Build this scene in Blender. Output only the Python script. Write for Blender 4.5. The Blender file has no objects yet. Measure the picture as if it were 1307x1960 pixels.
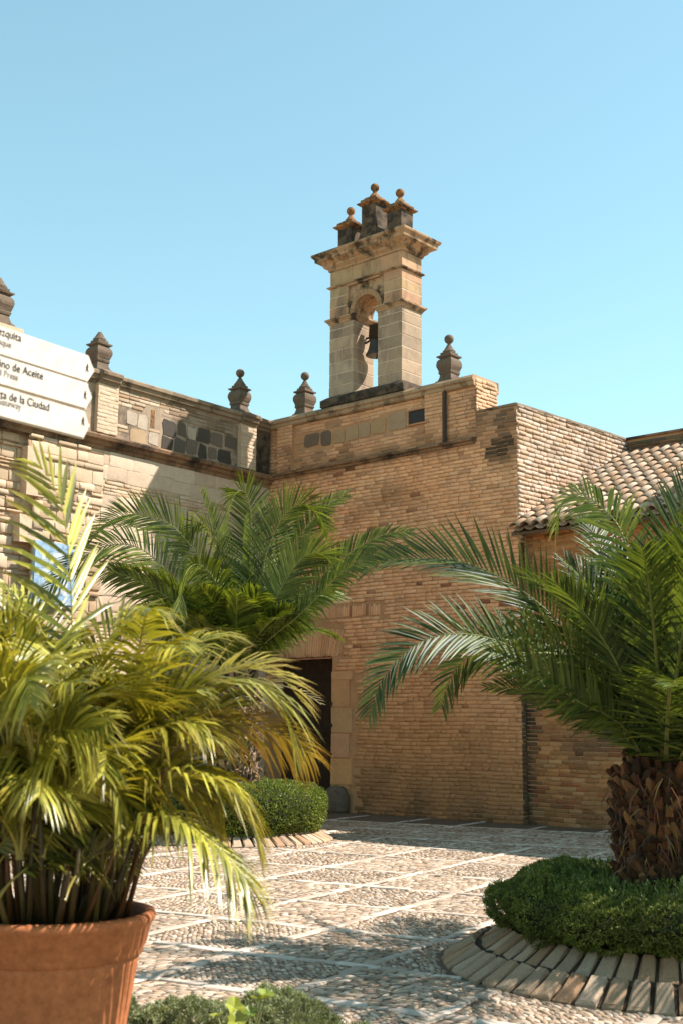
import bpy, math, random
import numpy as np
from mathutils import Vector, Matrix, noise as mnoise

# ------------------------------------------------------------------ camera, sky, sun, exposure
SC = bpy.context.scene
COL = SC.collection
F_PX, CX, CY = 2300.0, 653.5, 980.0            # focal length and centre in photo pixels (1307 x 1960)
PITCH, ROLL, EYE = math.radians(10.31), math.radians(.51), 1.5
_rt0 = np.array([1., 0, 0]); FW = np.array([0, math.cos(PITCH), math.sin(PITCH)]); _up0 = np.array([0, -math.sin(PITCH), math.cos(PITCH)])
RT = math.cos(ROLL) * _rt0 + math.sin(ROLL) * _up0
UP = -math.sin(ROLL) * _rt0 + math.cos(ROLL) * _up0
CAM = np.array([0, 0, EYE])
cam = bpy.data.cameras.new('camera'); cam_o = bpy.data.objects.new('camera', cam); COL.objects.link(cam_o)
cam.sensor_fit = 'VERTICAL'; cam.sensor_height = 36; cam.lens = F_PX / 1960 * 36; cam.clip_end = 2000; cam.clip_start = .05
cam_o.matrix_world = Matrix(((RT[0], UP[0], -FW[0], 0), (RT[1], UP[1], -FW[1], 0), (RT[2], UP[2], -FW[2], EYE), (0, 0, 0, 1)))
cam.dof.use_dof = True; cam.dof.focus_distance = 13.0; cam.dof.aperture_fstop = 4.0
SC.camera = cam_o

SUN_AZ, SUN_EL = 89.0, 49.0
world = bpy.data.worlds.new('World'); SC.world = world; world.use_nodes = True
wn = world.node_tree; wn.nodes.clear()
_sky = wn.nodes.new('ShaderNodeTexSky'); _sky.sky_type = 'NISHITA'; _sky.sun_disc = False
_sky.sun_elevation = math.radians(SUN_EL); _sky.sun_rotation = math.radians(SUN_AZ)
_sky.air_density = 1.0; _sky.dust_density = .15; _sky.ozone_density = 1.0; _sky.altitude = 50
_tint = wn.nodes.new('ShaderNodeMix'); _tint.data_type = 'RGBA'; _tint.blend_type = 'MULTIPLY'; _tint.inputs[0].default_value = 1
_tint.inputs[7].default_value = (1.04, 1.30, 1.10, 1)
_bg = wn.nodes.new('ShaderNodeBackground'); _bg.inputs[1].default_value = .128
_wo = wn.nodes.new('ShaderNodeOutputWorld')
_gam = wn.nodes.new('ShaderNodeGamma'); _gam.inputs[1].default_value = .78; wn.links.new(_sky.outputs[0], _gam.inputs[0]); wn.links.new(_gam.outputs[0], _tint.inputs[6]); wn.links.new(_tint.outputs[2], _bg.inputs[0]); wn.links.new(_bg.outputs[0], _wo.inputs[0])

sun = bpy.data.lights.new('sun', 'SUN'); sun.energy = 4.5; sun.angle = math.radians(.53); sun.color = (1, .95, .915)
sun_o = bpy.data.objects.new('sun', sun); COL.objects.link(sun_o)
_sv = Vector((math.sin(math.radians(SUN_AZ)) * math.cos(math.radians(SUN_EL)), math.cos(math.radians(SUN_AZ)) * math.cos(math.radians(SUN_EL)), math.sin(math.radians(SUN_EL))))
sun_o.rotation_euler = (-_sv).to_track_quat('-Z', 'Y').to_euler(); sun_o.location = (20, 0, 30)

SC.view_settings.view_transform = 'Standard'; SC.view_settings.look = 'None'
SC.view_settings.gamma = 1; SC.view_settings.exposure = 1.22; SC.view_settings.use_curve_mapping = False
SC.render.engine = 'CYCLES'
SC.cycles.use_denoising = True
SC.cycles.max_bounces = 9; SC.cycles.diffuse_bounces = 6; SC.cycles.glossy_bounces = 2; SC.cycles.transmission_bounces = 4
SC.cycles.sample_clamp_indirect = 6

# ------------------------------------------------------------------ geometry of the photograph (pixel -> direction, met by a real plane)
RNG = random.Random(7); NR = np.random.default_rng(7)
def ray(x, y): return (x - CX) / F_PX * RT - (y - CY) / F_PX * UP + FW
def ground(x, y, z=0.0):
    d = ray(x, y); return CAM + d * ((z - EYE) / d[2])
def proj(P):
    v = np.asarray(P, float) - CAM; w = v @ FW
    return CX + F_PX * (v @ RT) / w, CY - F_PX * (v @ UP) / w, w
def on_plane(x, y, P, n):
    d = ray(x, y); return CAM + d * (((P - CAM) @ n) / (d @ n))
def az(a): return np.array([math.sin(math.radians(a)), math.cos(math.radians(a)), 0.])
AF, AL, AR = -48.1, 39.5, 45.0                 # azimuths of front wall, side wall, block flank
DF = -az(AF); NF = -az(AF + 90); DL = az(AL); NL = np.array([DL[1], -DL[0], 0]); DR = az(AR)
KC = ground(1001, 1579)                         # foot of the block's corner
CN = on_plane(519, 807, KC, NF); CN[2] = 0      # foot of the inner corner
ROT_F = math.atan2(DF[1], DF[0]); ROT_L = math.atan2(-DL[1], -DL[0]); ROT_R = math.atan2(DR[1], DR[0])
def fq(x, y, b=0.0):                            # pixel -> (q, z) on the front wall, b metres behind its face
    P = on_plane(x, y, CN - NF * b, NF); return float((P - CN) @ DF), float(P[2])
def lq(x, y, o=0.0):                            # pixel -> (d, z) on the side wall, o metres before its face
    P = on_plane(x, y, CN + NL * o, NL); return float((CN - P) @ DL), float(P[2])
def f_world(q, b, z): return CN + DF * q - NF * b + np.array([0, 0, z])
def l_world(d, o, z): return CN - DL * d + NL * o + np.array([0, 0, z])

# ------------------------------------------------------------------ objects
def link(o, parent=None):
    COL.objects.link(o)
    if parent is not None: o.parent = parent
    return o
def thing(name, label, cat, loc=(0, 0, 0), rz=0.0, group=None):
    o = bpy.data.objects.new(name, None); o.empty_display_size = .2
    o.location = [float(c) for c in loc]; o.rotation_euler = (0, 0, rz)
    tag(o, label, cat, group, 'thing'); return link(o)
def tag(o, label=None, cat=None, group=None, kind=None):
    if label: o['label'] = label
    if cat: o['category'] = cat
    if group: o['group'] = group
    if kind: o['kind'] = kind
    return o
def mesh_np(name, V, Fs, C=None, smooth=False):
    """V (n,3); Fs list of (m,k) index arrays; C (n,3) vertex colours"""
    me = bpy.data.meshes.new(name)
    V = np.asarray(V, np.float32); me.vertices.add(len(V)); me.vertices.foreach_set('co', V.ravel())
    Fs = [np.asarray(f, np.int32) for f in Fs if len(f)]
    nl = sum(f.size for f in Fs); npoly = sum(len(f) for f in Fs)
    me.loops.add(nl); me.polygons.add(npoly)
    li = np.concatenate([f.ravel() for f in Fs]); me.loops.foreach_set('vertex_index', li)
    tot = np.concatenate([np.full(len(f), f.shape[1], np.int32) for f in Fs])
    st = np.concatenate([[0], np.cumsum(tot)[:-1]]).astype(np.int32)
    me.polygons.foreach_set('loop_start', st); me.polygons.foreach_set('loop_total', tot)
    if smooth: me.polygons.foreach_set('use_smooth', np.ones(npoly, bool))
    if C is not None:
        a = me.attributes.new('Col', 'FLOAT_COLOR', 'POINT')
        cc = np.ones((len(V), 4), np.float32); cc[:, :3] = C; a.data.foreach_set('color', cc.ravel())
    me.update(calc_edges=True); return me
class MB:
    def __init__(s): s.v = []; s.f = []; s.c = []
    def add(s, V, F, col=None):
        n = len(s.v); s.v += [tuple(p) for p in V]; s.f += [tuple(i + n for i in f) for f in F]
        s.c += ([tuple(col)] * len(V)) if col is not None and not hasattr(col[0], '__len__') else ([tuple(c) for c in col] if col is not None else [(1, 1, 1)] * len(V))
        return s
    def box(s, x0, x1, y0, y1, z0, z1, j=0.0, col=None):
        V = [(x, y, z) for z in (z0, z1) for y in (y0, y1) for x in (x0, x1)]
        if j: V = [tuple(c + RNG.uniform(-j, j) for c in p) for p in V]
        return s.add(V, [(0, 2, 3, 1), (4, 5, 7, 6), (0, 1, 5, 4), (2, 6, 7, 3), (0, 4, 6, 2), (1, 3, 7, 5)], col)
    def rect_profile(s, x0, x1, y0, y1, prof, cap=True, col=None, j=0.0):
        """rectangle x0..x1,y0..y1 swept upward: prof = [(outset, z)]"""
        V = []; F = []
        for o, z in prof:
            V += [(x0 - o, y0 - o, z), (x1 + o, y0 - o, z), (x1 + o, y1 + o, z), (x0 - o, y1 + o, z)]
        if j: V = [tuple(c + RNG.uniform(-j, j) for c in p) for p in V]
        for k in range(len(prof) - 1):
            for i in range(4):
                a, b = 4 * k + i, 4 * k + (i + 1) % 4; F.append((a, b, b + 4, a + 4))
        if cap: n = 4 * len(prof); F += [(3, 2, 1, 0), (n - 4, n - 3, n - 2, n - 1)]
        return s.add(V, F, col)
    def lathe(s, prof, n=16, c=(0, 0, 0), col=None, cap=True):
        V = []; F = []
        for r, z in prof:
            for i in range(n):
                a = 2 * math.pi * i / n; V.append((c[0] + r * math.cos(a), c[1] + r * math.sin(a), c[2] + z))
        for k in range(len(prof) - 1):
            for i in range(n):
                a, b = k * n + i, k * n + (i + 1) % n; F.append((a, b, b + n, a + n))
        if cap: m = len(prof) * n; F += [tuple(reversed(range(n))), tuple(range(m - n, m))]
        return s.add(V, F, col)
    def sphere(s, r, c, n=16, m=10, sz=1.0):
        return s.lathe([(max(r * math.sin(math.pi * k / m), r * .02), -r * sz * math.cos(math.pi * k / m)) for k in range(m + 1)], n, c)
    def tube(s, pts, rad, n=6, col=None):
        pts = [Vector(p) for p in pts]; V = []; F = []; cc = []
        for i, p in enumerate(pts):
            t = (pts[min(i + 1, len(pts) - 1)] - pts[max(i - 1, 0)]).normalized()
            a = t.cross(Vector((0, 0, 1))) if abs(t.z) < .95 else t.cross(Vector((1, 0, 0))); a.normalize(); b = t.cross(a)
            r = rad[i] if hasattr(rad, '__len__') else rad
            for k in range(n):
                th = 2 * math.pi * k / n; V.append(p + a * (r * math.cos(th)) + b * (r * math.sin(th)))
                if col is not None: cc.append(col[i] if hasattr(col[0], '__len__') else col)
        for i in range(len(pts) - 1):
            for k in range(n):
                A, B = i * n + k, i * n + (k + 1) % n; F.append((A, B, B + n, A + n))
        m = len(pts) * n; F += [tuple(range(m - n, m)), tuple(reversed(range(n)))]
        return s.add(V, F, cc if col is not None else None)
    def extrude(s, poly, d0, d1, axis='x', col=None):
        """closed polygon of (a, b) extruded from d0 to d1; axis x: (d,a,b); axis y: (a,d,b)"""
        n = len(poly); mk = (lambda a, b, d: (d, a, b)) if axis == 'x' else (lambda a, b, d: (a, d, b))
        V = [mk(a, b, d) for d in (d0, d1) for a, b in poly]
        F = [(i, (i + 1) % n, n + (i + 1) % n, n + i) for i in range(n)] + [tuple(reversed(range(n))), tuple(range(n, 2 * n))]
        return s.add(V, F, col)
    def mesh(s, name, smooth=False, fix=True):
        me = bpy.data.meshes.new(name); me.from_pydata([tuple(map(float, p)) for p in s.v], [], s.f)
        a = me.attributes.new('Col', 'FLOAT_COLOR', 'POINT'); a.data.foreach_set('color', np.array([(*c, 1) for c in s.c], np.float32).ravel())
        if fix:
            import bmesh
            bm = bmesh.new(); bm.from_mesh(me); bmesh.ops.recalc_face_normals(bm, faces=bm.faces); bm.to_mesh(me); bm.free()
        if smooth: me.polygons.foreach_set('use_smooth', np.ones(len(me.polygons), bool))
        me.update(); return me
    def build(s, name, mat, parent=None, smooth=False, loc=None, rz=None, fix=True):
        o = bpy.data.objects.new(name, s.mesh(name, smooth, fix)); o.data.materials.append(mat)
        if loc is not None: o.location = [float(c) for c in loc]
        if rz is not None: o.rotation_euler = (0, 0, rz)
        return link(o, parent)
def inst(name, me, parent, loc, rot=(0, 0, 0), scale=(1, 1, 1), color=None):
    o = bpy.data.objects.new(name, me); o.location = loc; o.rotation_euler = rot; o.scale = scale
    if color is not None: o.color = (*[float(c) for c in color[:3]], 1)
    return link(o, parent)

# ------------------------------------------------------------------ materials
def mat_new(name):
    m = bpy.data.materials.new(name); m.use_nodes = True; nt = m.node_tree; nt.nodes.clear()
    out = nt.nodes.new('ShaderNodeOutputMaterial'); b = nt.nodes.new('ShaderNodeBsdfPrincipled')
    nt.links.new(b.outputs[0], out.inputs[0]); return m, nt, b, out
def n_noise(nt, pos, scale, detail=5, rough=.6, vec_scale=None):
    t = nt.nodes.new('ShaderNodeTexNoise'); t.inputs['Scale'].default_value = scale; t.inputs['Detail'].default_value = detail; t.inputs['Roughness'].default_value = rough
    if vec_scale:
        mp = nt.nodes.new('ShaderNodeMapping'); mp.inputs['Scale'].default_value = vec_scale; nt.links.new(pos, mp.inputs['Vector']); pos = mp.outputs[0]
    nt.links.new(pos, t.inputs['Vector']); return t.outputs['Fac']
def n_ramp(nt, fac, stops):
    r = nt.nodes.new('ShaderNodeValToRGB'); cr = r.color_ramp
    while len(cr.elements) < len(stops): cr.elements.new(.5)
    for e, (p, c) in zip(cr.elements, stops): e.position = p; e.color = (*c, 1) if len(c) == 3 else c
    nt.links.new(fac, r.inputs[0]); return r.outputs[0]
def n_mix(nt, fac, a, b, mode='MIX'):
    m = nt.nodes.new('ShaderNodeMix'); m.data_type = 'RGBA'; m.blend_type = mode
    for sock, v in ((m.inputs[0], fac), (m.inputs[6], a), (m.inputs[7], b)):
        if isinstance(v, (int, float)): sock.default_value = v
        elif isinstance(v, tuple): sock.default_value = (*v, 1) if len(v) == 3 else v
        else: nt.links.new(v, sock)
    return m.outputs[2]
def stone(name, c1, c2, scale=6., src=None, rough=.9, bump=.5, bscale=45., dark=None, dark_col=(.03, .025, .02), spots=None, spec=.15, bdist=.012, streak=False, warm=(1., .925, .85)):
    """procedural masonry: two tones by noise, optional stains (lo, hi, scale), lichen spots (colour, lo, hi, scale)"""
    m, nt, b, out = mat_new(name)
    geo = nt.nodes.new('ShaderNodeNewGeometry'); pos = geo.outputs['Position']
    col = n_ramp(nt, n_noise(nt, pos, scale, 6), [(.32, c1), (.68, c2)])
    col = n_mix(nt, .55, col, n_ramp(nt, n_noise(nt, pos, scale * 9, 4, .7), [(.3, tuple(.62 * c for c in c1)), (.7, tuple(min(1, 1.22 * c) for c in c2))]))
    if src == 'attr':
        a = nt.nodes.new('ShaderNodeAttribute'); a.attribute_name = 'Col'; col = n_mix(nt, 1., col, a.outputs['Color'], 'MULTIPLY')
    elif src == 'obj':
        a = nt.nodes.new('ShaderNodeObjectInfo'); col = n_mix(nt, 1., col, a.outputs['Color'], 'MULTIPLY')
    elif src == 'rand':
        a = nt.nodes.new('ShaderNodeObjectInfo'); col = n_mix(nt, 1., col, n_ramp(nt, a.outputs['Random'], [(0, (.72, .7, .68)), (.5, (1, .97, .94)), (1, (1.15, 1.1, 1.05))]), 'MULTIPLY')
    if spots:
        sc_, lo, hi, s_ = spots
        col = n_mix(nt, n_ramp(nt, n_noise(nt, pos, s_, 6, .7), [(lo, (0, 0, 0)), (hi, (1, 1, 1))]), col, sc_)
    if dark:
        lo, hi, s_ = dark
        col = n_mix(nt, n_ramp(nt, n_noise(nt, pos, s_, 7, .65, (1, 1, .35) if streak else None), [(lo, (0, 0, 0)), (hi, (.92, .92, .92))]), col, dark_col)
    col = n_mix(nt, 1., col, warm, 'MULTIPLY')
    nt.links.new(col, b.inputs['Base Color']); b.inputs['Roughness'].default_value = rough; b.inputs['Specular IOR Level'].default_value = spec
    bp = nt.nodes.new('ShaderNodeBump'); bp.inputs['Strength'].default_value = bump; bp.inputs['Distance'].default_value = bdist
    h = n_mix(nt, .4, n_noise(nt, pos, bscale, 6, .7), n_noise(nt, pos, bscale * .22, 4, .6))
    nt.links.new(h, bp.inputs['Height']); nt.links.new(bp.outputs[0], b.inputs['Normal'])
    return m
def leafmat(name, rough=.4, trans=.3, spec=.4, src='attr', tcol=(1.25, 1.25, .6)):
    m, nt, b, out = mat_new(name)
    a = nt.nodes.new('ShaderNodeAttribute'); a.attribute_name = 'Col'; c = a.outputs['Color']
    geo = nt.nodes.new('ShaderNodeNewGeometry')
    c = n_mix(nt, 1., c, n_ramp(nt, n_noise(nt, geo.outputs['Position'], 9., 4), [(.3, (.72, .74, .7)), (.7, (1.2, 1.16, 1.1))]), 'MULTIPLY')
    nt.links.new(c, b.inputs['Base Color']); b.inputs['Roughness'].default_value = rough; b.inputs['Specular IOR Level'].default_value = spec
    t = nt.nodes.new('ShaderNodeBsdfTranslucent'); nt.links.new(n_mix(nt, 1., c, tcol, 'MULTIPLY'), t.inputs['Color'])
    mx = nt.nodes.new('ShaderNodeMixShader'); mx.inputs[0].default_value = trans
    nt.links.new(b.outputs[0], mx.inputs[1]); nt.links.new(t.outputs[0], mx.inputs[2]); nt.links.new(mx.outputs[0], out.inputs[0])
    return m

M = {}
W1, W2 = (.82, .8, .78), (1.12, 1.1, 1.06)
M['brick_attr'] = stone('old_brick_field', W1, W2, 7, 'attr', bump=.7, bscale=60)
M['brick_obj'] = stone('old_brick', W1, W2, 7, 'obj', bump=.7, bscale=60)
M['mortar'] = stone('lime_mortar', (.38, .20, .10), (.52, .30, .165), 5, dark=(.62, .8, 1.6), bump=.8)
M['old_mortar'] = stone('grey_mortar', (.24, .185, .13), (.38, .30, .22), 5, dark=(.5, .7, 1.8), bump=.9)
M['mortar_pale'] = stone('pale_mortar', (.46, .34, .235), (.58, .455, .33), 5, bump=.9)
M['ashlar'] = stone('sandstone_block', W1, W2, 5, 'obj', bump=.6, bscale=30, dark=(.64, .85, 6), dark_col=(.16, .12, .085))
M['gable_block'] = stone('gable_stone', W1, W2, 5, 'obj', bump=.7, bscale=30, dark=(.5, .72, 3.0), dark_col=(.13, .10, .075), streak=True)
M['ashlar_attr'] = stone('sandstone_field', W1, W2, 5, 'attr', bump=.5, bscale=35)
M['trim_dark'] = stone('weathered_moulding', (.17, .105, .062), (.30, .19, .115), 4, dark=(.45, .62, 2.2), bump=.8, bscale=35)
M['coping'] = stone('weathered_coping', W1, W2, 5, 'obj', dark=(.52, .7, 3.2), bump=.8, bscale=35)
M['finial'] = stone('grey_weathered_stone', (.09, .068, .05), (.17, .13, .098), 7, dark=(.55, .72, 6), spots=((.24, .17, .11), .58, .72, 9), bump=.6)
M['lichen_stone'] = stone('lichen_stone', (.15, .085, .042), (.27, .14, .06), 9, dark=(.46, .6, 7), spots=((.36, .17, .05), .5, .66, 8), bump=.9)
M['gable_dark'] = stone('blackened_stone', (.07, .05, .034), (.15, .11, .075), 6, dark=(.42, .58, 5), bump=.8)
M['gable_cornice'] = stone('orange_lichen_cornice', (.32, .22, .135), (.42, .295, .185), 5, dark=(.46, .6, 3.4), spots=((.34, .17, .065), .5, .7, 6), bump=.6)
M['gable_core'] = stone('gable_joint_mortar', (.46, .37, .275), (.55, .45, .34), 6, bump=.5)
M['roof_tile'] = stone('clay_roof_tile', W1, W2, 5, 'obj', spots=((.55, .45, .35), .55, .75, 14), dark=(.6, .8, 9), bump=.4)
M['roof_bed'] = stone('roof_bedding', (.10, .065, .045), (.16, .11, .075), 5)
M['soil'] = stone('dark_soil', (.045, .03, .02), (.085, .058, .038), 14, bump=1., bscale=70, bdist=.03)
M['ground'] = stone('cobble_bedding', (.10, .074, .052), (.17, .13, .092), 10, bump=1., bscale=80)
M['pale_ground'] = stone('pale_pebble_paving', (.34, .275, .215), (.46, .385, .31), 12, bump=1., bscale=60)
M['pebble_attr'] = stone('river_pebble_field', W1, W2, 25, 'attr', rough=.75, bump=.25, bscale=120, spec=.25, bdist=.004)
M['pebble_obj'] = stone('river_pebble', W1, W2, 25, 'obj', rough=.75, bump=.25, bscale=120, spec=.25, bdist=.004)
M['slab_attr'] = stone('white_paving_field', W1, W2, 9, 'attr', rough=.8, bump=.35, bscale=50)
M['slab'] = stone('white_paving', W1, W2, 9, 'obj', rough=.8, bump=.35, bscale=50)
M['paver'] = stone('ring_paver', W1, W2, 8, 'obj', rough=.85, bump=.7, bscale=55)
M['terracotta'] = stone('terracotta', (.34, .115, .042), (.46, .165, .065), 4, rough=.75, dark=(.62, .8, 2.4), dark_col=(.13, .04, .018), spots=((.46, .20, .10), .6, .9, 3.5), bump=.25, bscale=30, spec=.25, bdist=.006)
M['wood_dark'] = stone('dark_door_wood', (.028, .017, .010), (.055, .034, .021), 6, rough=.7, bump=.6, bscale=30)
M['iron'] = stone('black_iron', (.012, .010, .009), (.03, .024, .02), 12, rough=.6, bump=.3, spec=.4)
M['bronze'] = stone('dark_bronze', (.02, .017, .013), (.045, .036, .026), 9, rough=.5, bump=.2, spec=.5)
M['leaf'] = leafmat('palm_leaflet', .46, .22, .32, tcol=(2.3, 2.2, .7))
M['leaf_areca'] = leafmat('areca_leaflet', .36, .26, .55, tcol=(1.35, 1.2, .45))
M['hedge_leaf'] = leafmat('hedge_leaf', .5, .22, .3)
M['boot'] = stone('palm_leaf_base', W1, W2, 14, 'obj', rough=.8, bump=.8, bscale=90)
M['boot_field'] = stone('palm_leaf_base_field', W1, W2, 14, 'attr', rough=.8, bump=.8, bscale=90)
M['bark'] = stone('palm_fibre', (.06, .035, .02), (.13, .08, .045), 18, rough=.95, bump=1., bscale=80, bdist=.03)
M['stem'] = leafmat('areca_cane', .5, .0, .3)
M['twig'] = stone('hedge_twig', (.012, .016, .006), (.03, .036, .014), 20)
M['sign'] = stone('cream_sign_panel', (.54, .49, .44), (.57, .52, .46), 2, rough=.45, bump=.02, spec=.4)
M['sign_edge'] = stone('sign_metal', (.42, .37, .31), (.5, .45, .38), 3, rough=.4, bump=.02, spec=.5)
M['ink'] = stone('sign_lettering_dark', (.03, .028, .026), (.04, .036, .034), 4, bump=.0)
M['ink_grey'] = stone('sign_lettering_grey', (.20, .185, .175), (.23, .215, .2), 4, bump=.0)
# glazed plaque tiles: pale glaze with blue brushwork
def glaze(name, blue):
    m, nt, b, out = mat_new(name); geo = nt.nodes.new('ShaderNodeNewGeometry'); pos = geo.outputs['Position']
    col = n_ramp(nt, n_noise(nt, pos, 7. if not blue else 12., 5, .65, (1, 1, .6)), [(.40, (.52, .53, .52)), (.52, (.34, .42, .47)), (.64, (.09, .19, .33))] if not blue else [(.35, (.16, .27, .4)), (.6, (.3, .42, .52))])
    col = n_mix(nt, n_ramp(nt, n_noise(nt, pos, 30., 4, .7), [(.55, (0, 0, 0)), (.75, (.6, .6, .6))]), col, (.6, .56, .5))
    nt.links.new(col, b.inputs['Base Color']); b.inputs['Roughness'].default_value = .35; return m
M['glaze'] = glaze('painted_glaze', False); M['glaze_blue'] = glaze('blue_border_glaze', True)

# ------------------------------------------------------------------ masonry fields
def _brick_template(rng, jx=.03, jz=.10, ch=.0):
    # unit brick: x 0..1, z 0..1, front at y=-1, back at y=0 (open); front face inset a little = worn arris
    V = []
    for (y, ins) in ((0, 0), (-.75, 0), (-1, 1)):
        for (x, z) in ((0, 0), (1, 0), (1, 1), (0, 1)):
            ix = (.035 if x == 0 else -.035) * ins; iz = (.13 if z == 0 else -.13) * ins
            V.append((x + ix + rng.uniform(-jx, jx), y, z + iz + rng.uniform(-jz, jz)))
    F = [(i + 4 * k, (i + 1) % 4 + 4 * k, (i + 1) % 4 + 4 * k + 4, i + 4 * k + 4) for k in range(2) for i in range(4)] + [(8, 9, 10, 11)]
    return np.array(V), np.array(F)
_trng = random.Random(3)
BRICK_T = [_brick_template(_trng) for _ in range(8)]
BRICK_ME = {}
def brick_me(k, mat):
    if (k, mat) not in BRICK_ME:
        V, Fc = BRICK_T[k]; me = mesh_np('brick', V, [Fc]); me.materials.append(M[mat]); BRICK_ME[(k, mat)] = me
    return BRICK_ME[(k, mat)]
def masonry(part, items, to_world, s, name='brick', field='brickwork', n_obj=300, mo='brick_obj', ma='brick_attr'):
    """items: (x0, x1, z0, z1, proud, rgb) in the part's local frame; s=-1: the face looks along -y, +1: along +y.
    the n_obj that show largest become objects of their own, the rest one joined field"""
    rng = random.Random(len(items))
    def size(it):
        x, y, w = proj(to_world((it[0] + it[1]) / 2, 0, (it[2] + it[3]) / 2))
        if not (-20 < x < 1327 and -20 < y < 1980): return -1
        return (it[1] - it[0]) * (it[3] - it[2]) / (w * w)
    order = sorted(range(len(items)), key=lambda i: -size(items[i]))
    VV, FF, CC = [], [], []; n = 0
    for r, i in enumerate(order):
        x0, x1, z0, z1, pr, c = items[i][:6]; yo = (items[i][6] if len(items[i]) > 6 else 0.0) - s * .004; k = rng.randrange(8); tilt = rng.uniform(-.012, .012)
        if r < n_obj and size(items[i]) > 0:
            # a face along +y is the same brick mirrored
            o = inst(name, brick_me(k, mo), part, (x0, yo, z0), (0, tilt, 0), (x1 - x0, -s * (pr + .004), z1 - z0), c)
        else:
            V, Fc = BRICK_T[k]
            P = V * np.array([x1 - x0, -s * (pr + .004), z1 - z0]); P[:, 2] += (V[:, 0]) * (x1 - x0) * -tilt
            P += np.array([x0, yo, z0]); VV.append(P); FF.append(Fc + n); CC.append(np.repeat(np.array([c]), len(V), 0)); n += len(V)
    if VV:
        me = mesh_np(field, np.concatenate(VV), [np.concatenate(FF)], np.concatenate(CC)); me.materials.append(M[ma])
        tag(link(bpy.data.objects.new(field, me), part), kind='stuff')
def nz(x, y, z=0.0): return mnoise.noise(Vector((x, y, z)))       # -1..1
def courses(x0, x1, z0, z1, ch, bl, joint, col, rng, skip=None, proud=(.006, .02), wav=.012, seed=0.0, edge=None):
    out = []; z = z0; row = 0
    while z < z1 - ch * .4:
        h = ch * rng.uniform(.9, 1.1); x = x0 - (bl * .5 if row % 2 else 0) - rng.uniform(0, .06)
        while x < x1:
            w = bl * rng.choice((.55, 1, 1, 1, 1.05, .95)) * rng.uniform(.92, 1.08)
            a, b = max(x, x0), min(x + w - joint * rng.uniform(.5, 1.2), x1)
            if b - a > .04:
                dz = wav * nz(a * .7, z * .8, seed) * 1.6
                c0, c1 = z + dz, min(z + h - joint * rng.uniform(.6, 1.3) + dz, z1 + .01)
                if not (skip and skip((a + b) / 2, (c0 + c1) / 2, a, b, c0, c1)):
                    out.append((a, b, c0, c1, rng.uniform(*proud), col((a + b) / 2, (c0 + c1) / 2, rng)))
            x += w
        z += h; row += 1
    return out
def spot(x, z, cx, cz, rx, rz): return max(0., 1 - math.hypot((x - cx) / rx, (z - cz) / rz))
def mixc(a, b, t): t = min(1, max(0, t)); return tuple(p + (q - p) * t for p, q in zip(a, b))
def rectangle_skip(rects):
    return lambda x, z, a, b, c0, c1: any(b > r[0] - .015 and a < r[1] + .015 and c1 > r[2] - .01 and c0 < r[3] + .01 for r in rects)

# ================================================================== BRICK BUILDING (front wall, parapet, block flank)
PAL_FRONT = [(.86, .48, .275), (.88, .50, .29), (.84, .46, .26), (.89, .525, .315), (.81, .435, .235), (.87, .475, .26)]
def black_spots(x, z):
    t = 0.
    for (cx, cz, rx, rz, k) in ((5.74, 6.42, .42, .36, 2.2), (5.8, 6.85, .42, .6, 1.3), (5.4, 7.0, .3, .5, .8), (4.55, 7.3, .12, .7, .8), (1.35, 6.9, .35, .35, .8), (.8, 7.2, .15, .6, .6), (2.3, 6.75, .7, .2, .6), (4.0, 6.85, .5, .2, .6)):
        t = max(t, k * spot(x, z, cx, cz, rx, rz))
    t = t * (.7 + .7 * max(0, nz(x * 3, z * 3, 3.3) + .3))
    band = max(0, 1 - abs(z - 6.66) / .24) * (x < 5.3) * (.6 + .8 * nz(x * 2.3, 0, 8.1))
    return max(t, band)
def col_front(x, z, rng):
    c = rng.choice(PAL_FRONT)
    if rng.random() < .03: c = (.34, .15, .085)
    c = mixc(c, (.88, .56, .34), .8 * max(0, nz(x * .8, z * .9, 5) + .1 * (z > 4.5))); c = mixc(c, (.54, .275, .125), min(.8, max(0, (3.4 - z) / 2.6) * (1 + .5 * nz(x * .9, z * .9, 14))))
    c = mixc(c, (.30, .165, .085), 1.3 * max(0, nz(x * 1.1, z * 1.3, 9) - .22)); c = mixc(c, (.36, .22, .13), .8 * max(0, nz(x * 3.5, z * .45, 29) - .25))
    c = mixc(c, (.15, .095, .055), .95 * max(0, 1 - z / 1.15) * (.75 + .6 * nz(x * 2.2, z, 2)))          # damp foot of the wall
    c = mixc(c, (.10, .072, .052), black_spots(x, z))
    k = rng.uniform(.9, 1.09); return tuple(v * k for v in c)

BB = thing('brick_building', 'brown brick building with plank doorway, parapet and square corner block', 'building', CN, ROT_F)
CORN_Z, PAR_Z, BLK_Z, Q_END, Q_PAR = 6.62, 7.70, 7.13, 6.07, 5.22
DOOR = (.15, 1.81, 2.91)
w = MB()
w.box(0, DOOR[0], 0, .75, -.05, CORN_Z); w.box(DOOR[1], Q_END, 0, .75, -.05, CORN_Z); w.box(DOOR[0], DOOR[1], 0, .75, DOOR[2], CORN_Z)
front = w.build('front_wall', M['mortar'], BB)
rng = random.Random(11)
skipF = rectangle_skip([(DOOR[0] - .0, DOOR[1], -.1, DOOR[2]), (DOOR[1], 2.36, -.1, 2.62), (.0, 2.05, DOOR[2], 3.50), (1.0, 3.0, 3.62, 3.88)])
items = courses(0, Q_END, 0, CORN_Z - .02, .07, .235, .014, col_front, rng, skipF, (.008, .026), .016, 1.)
masonry(front, items, lambda x, y, z: f_world(x, 0, z), -1)
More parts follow.
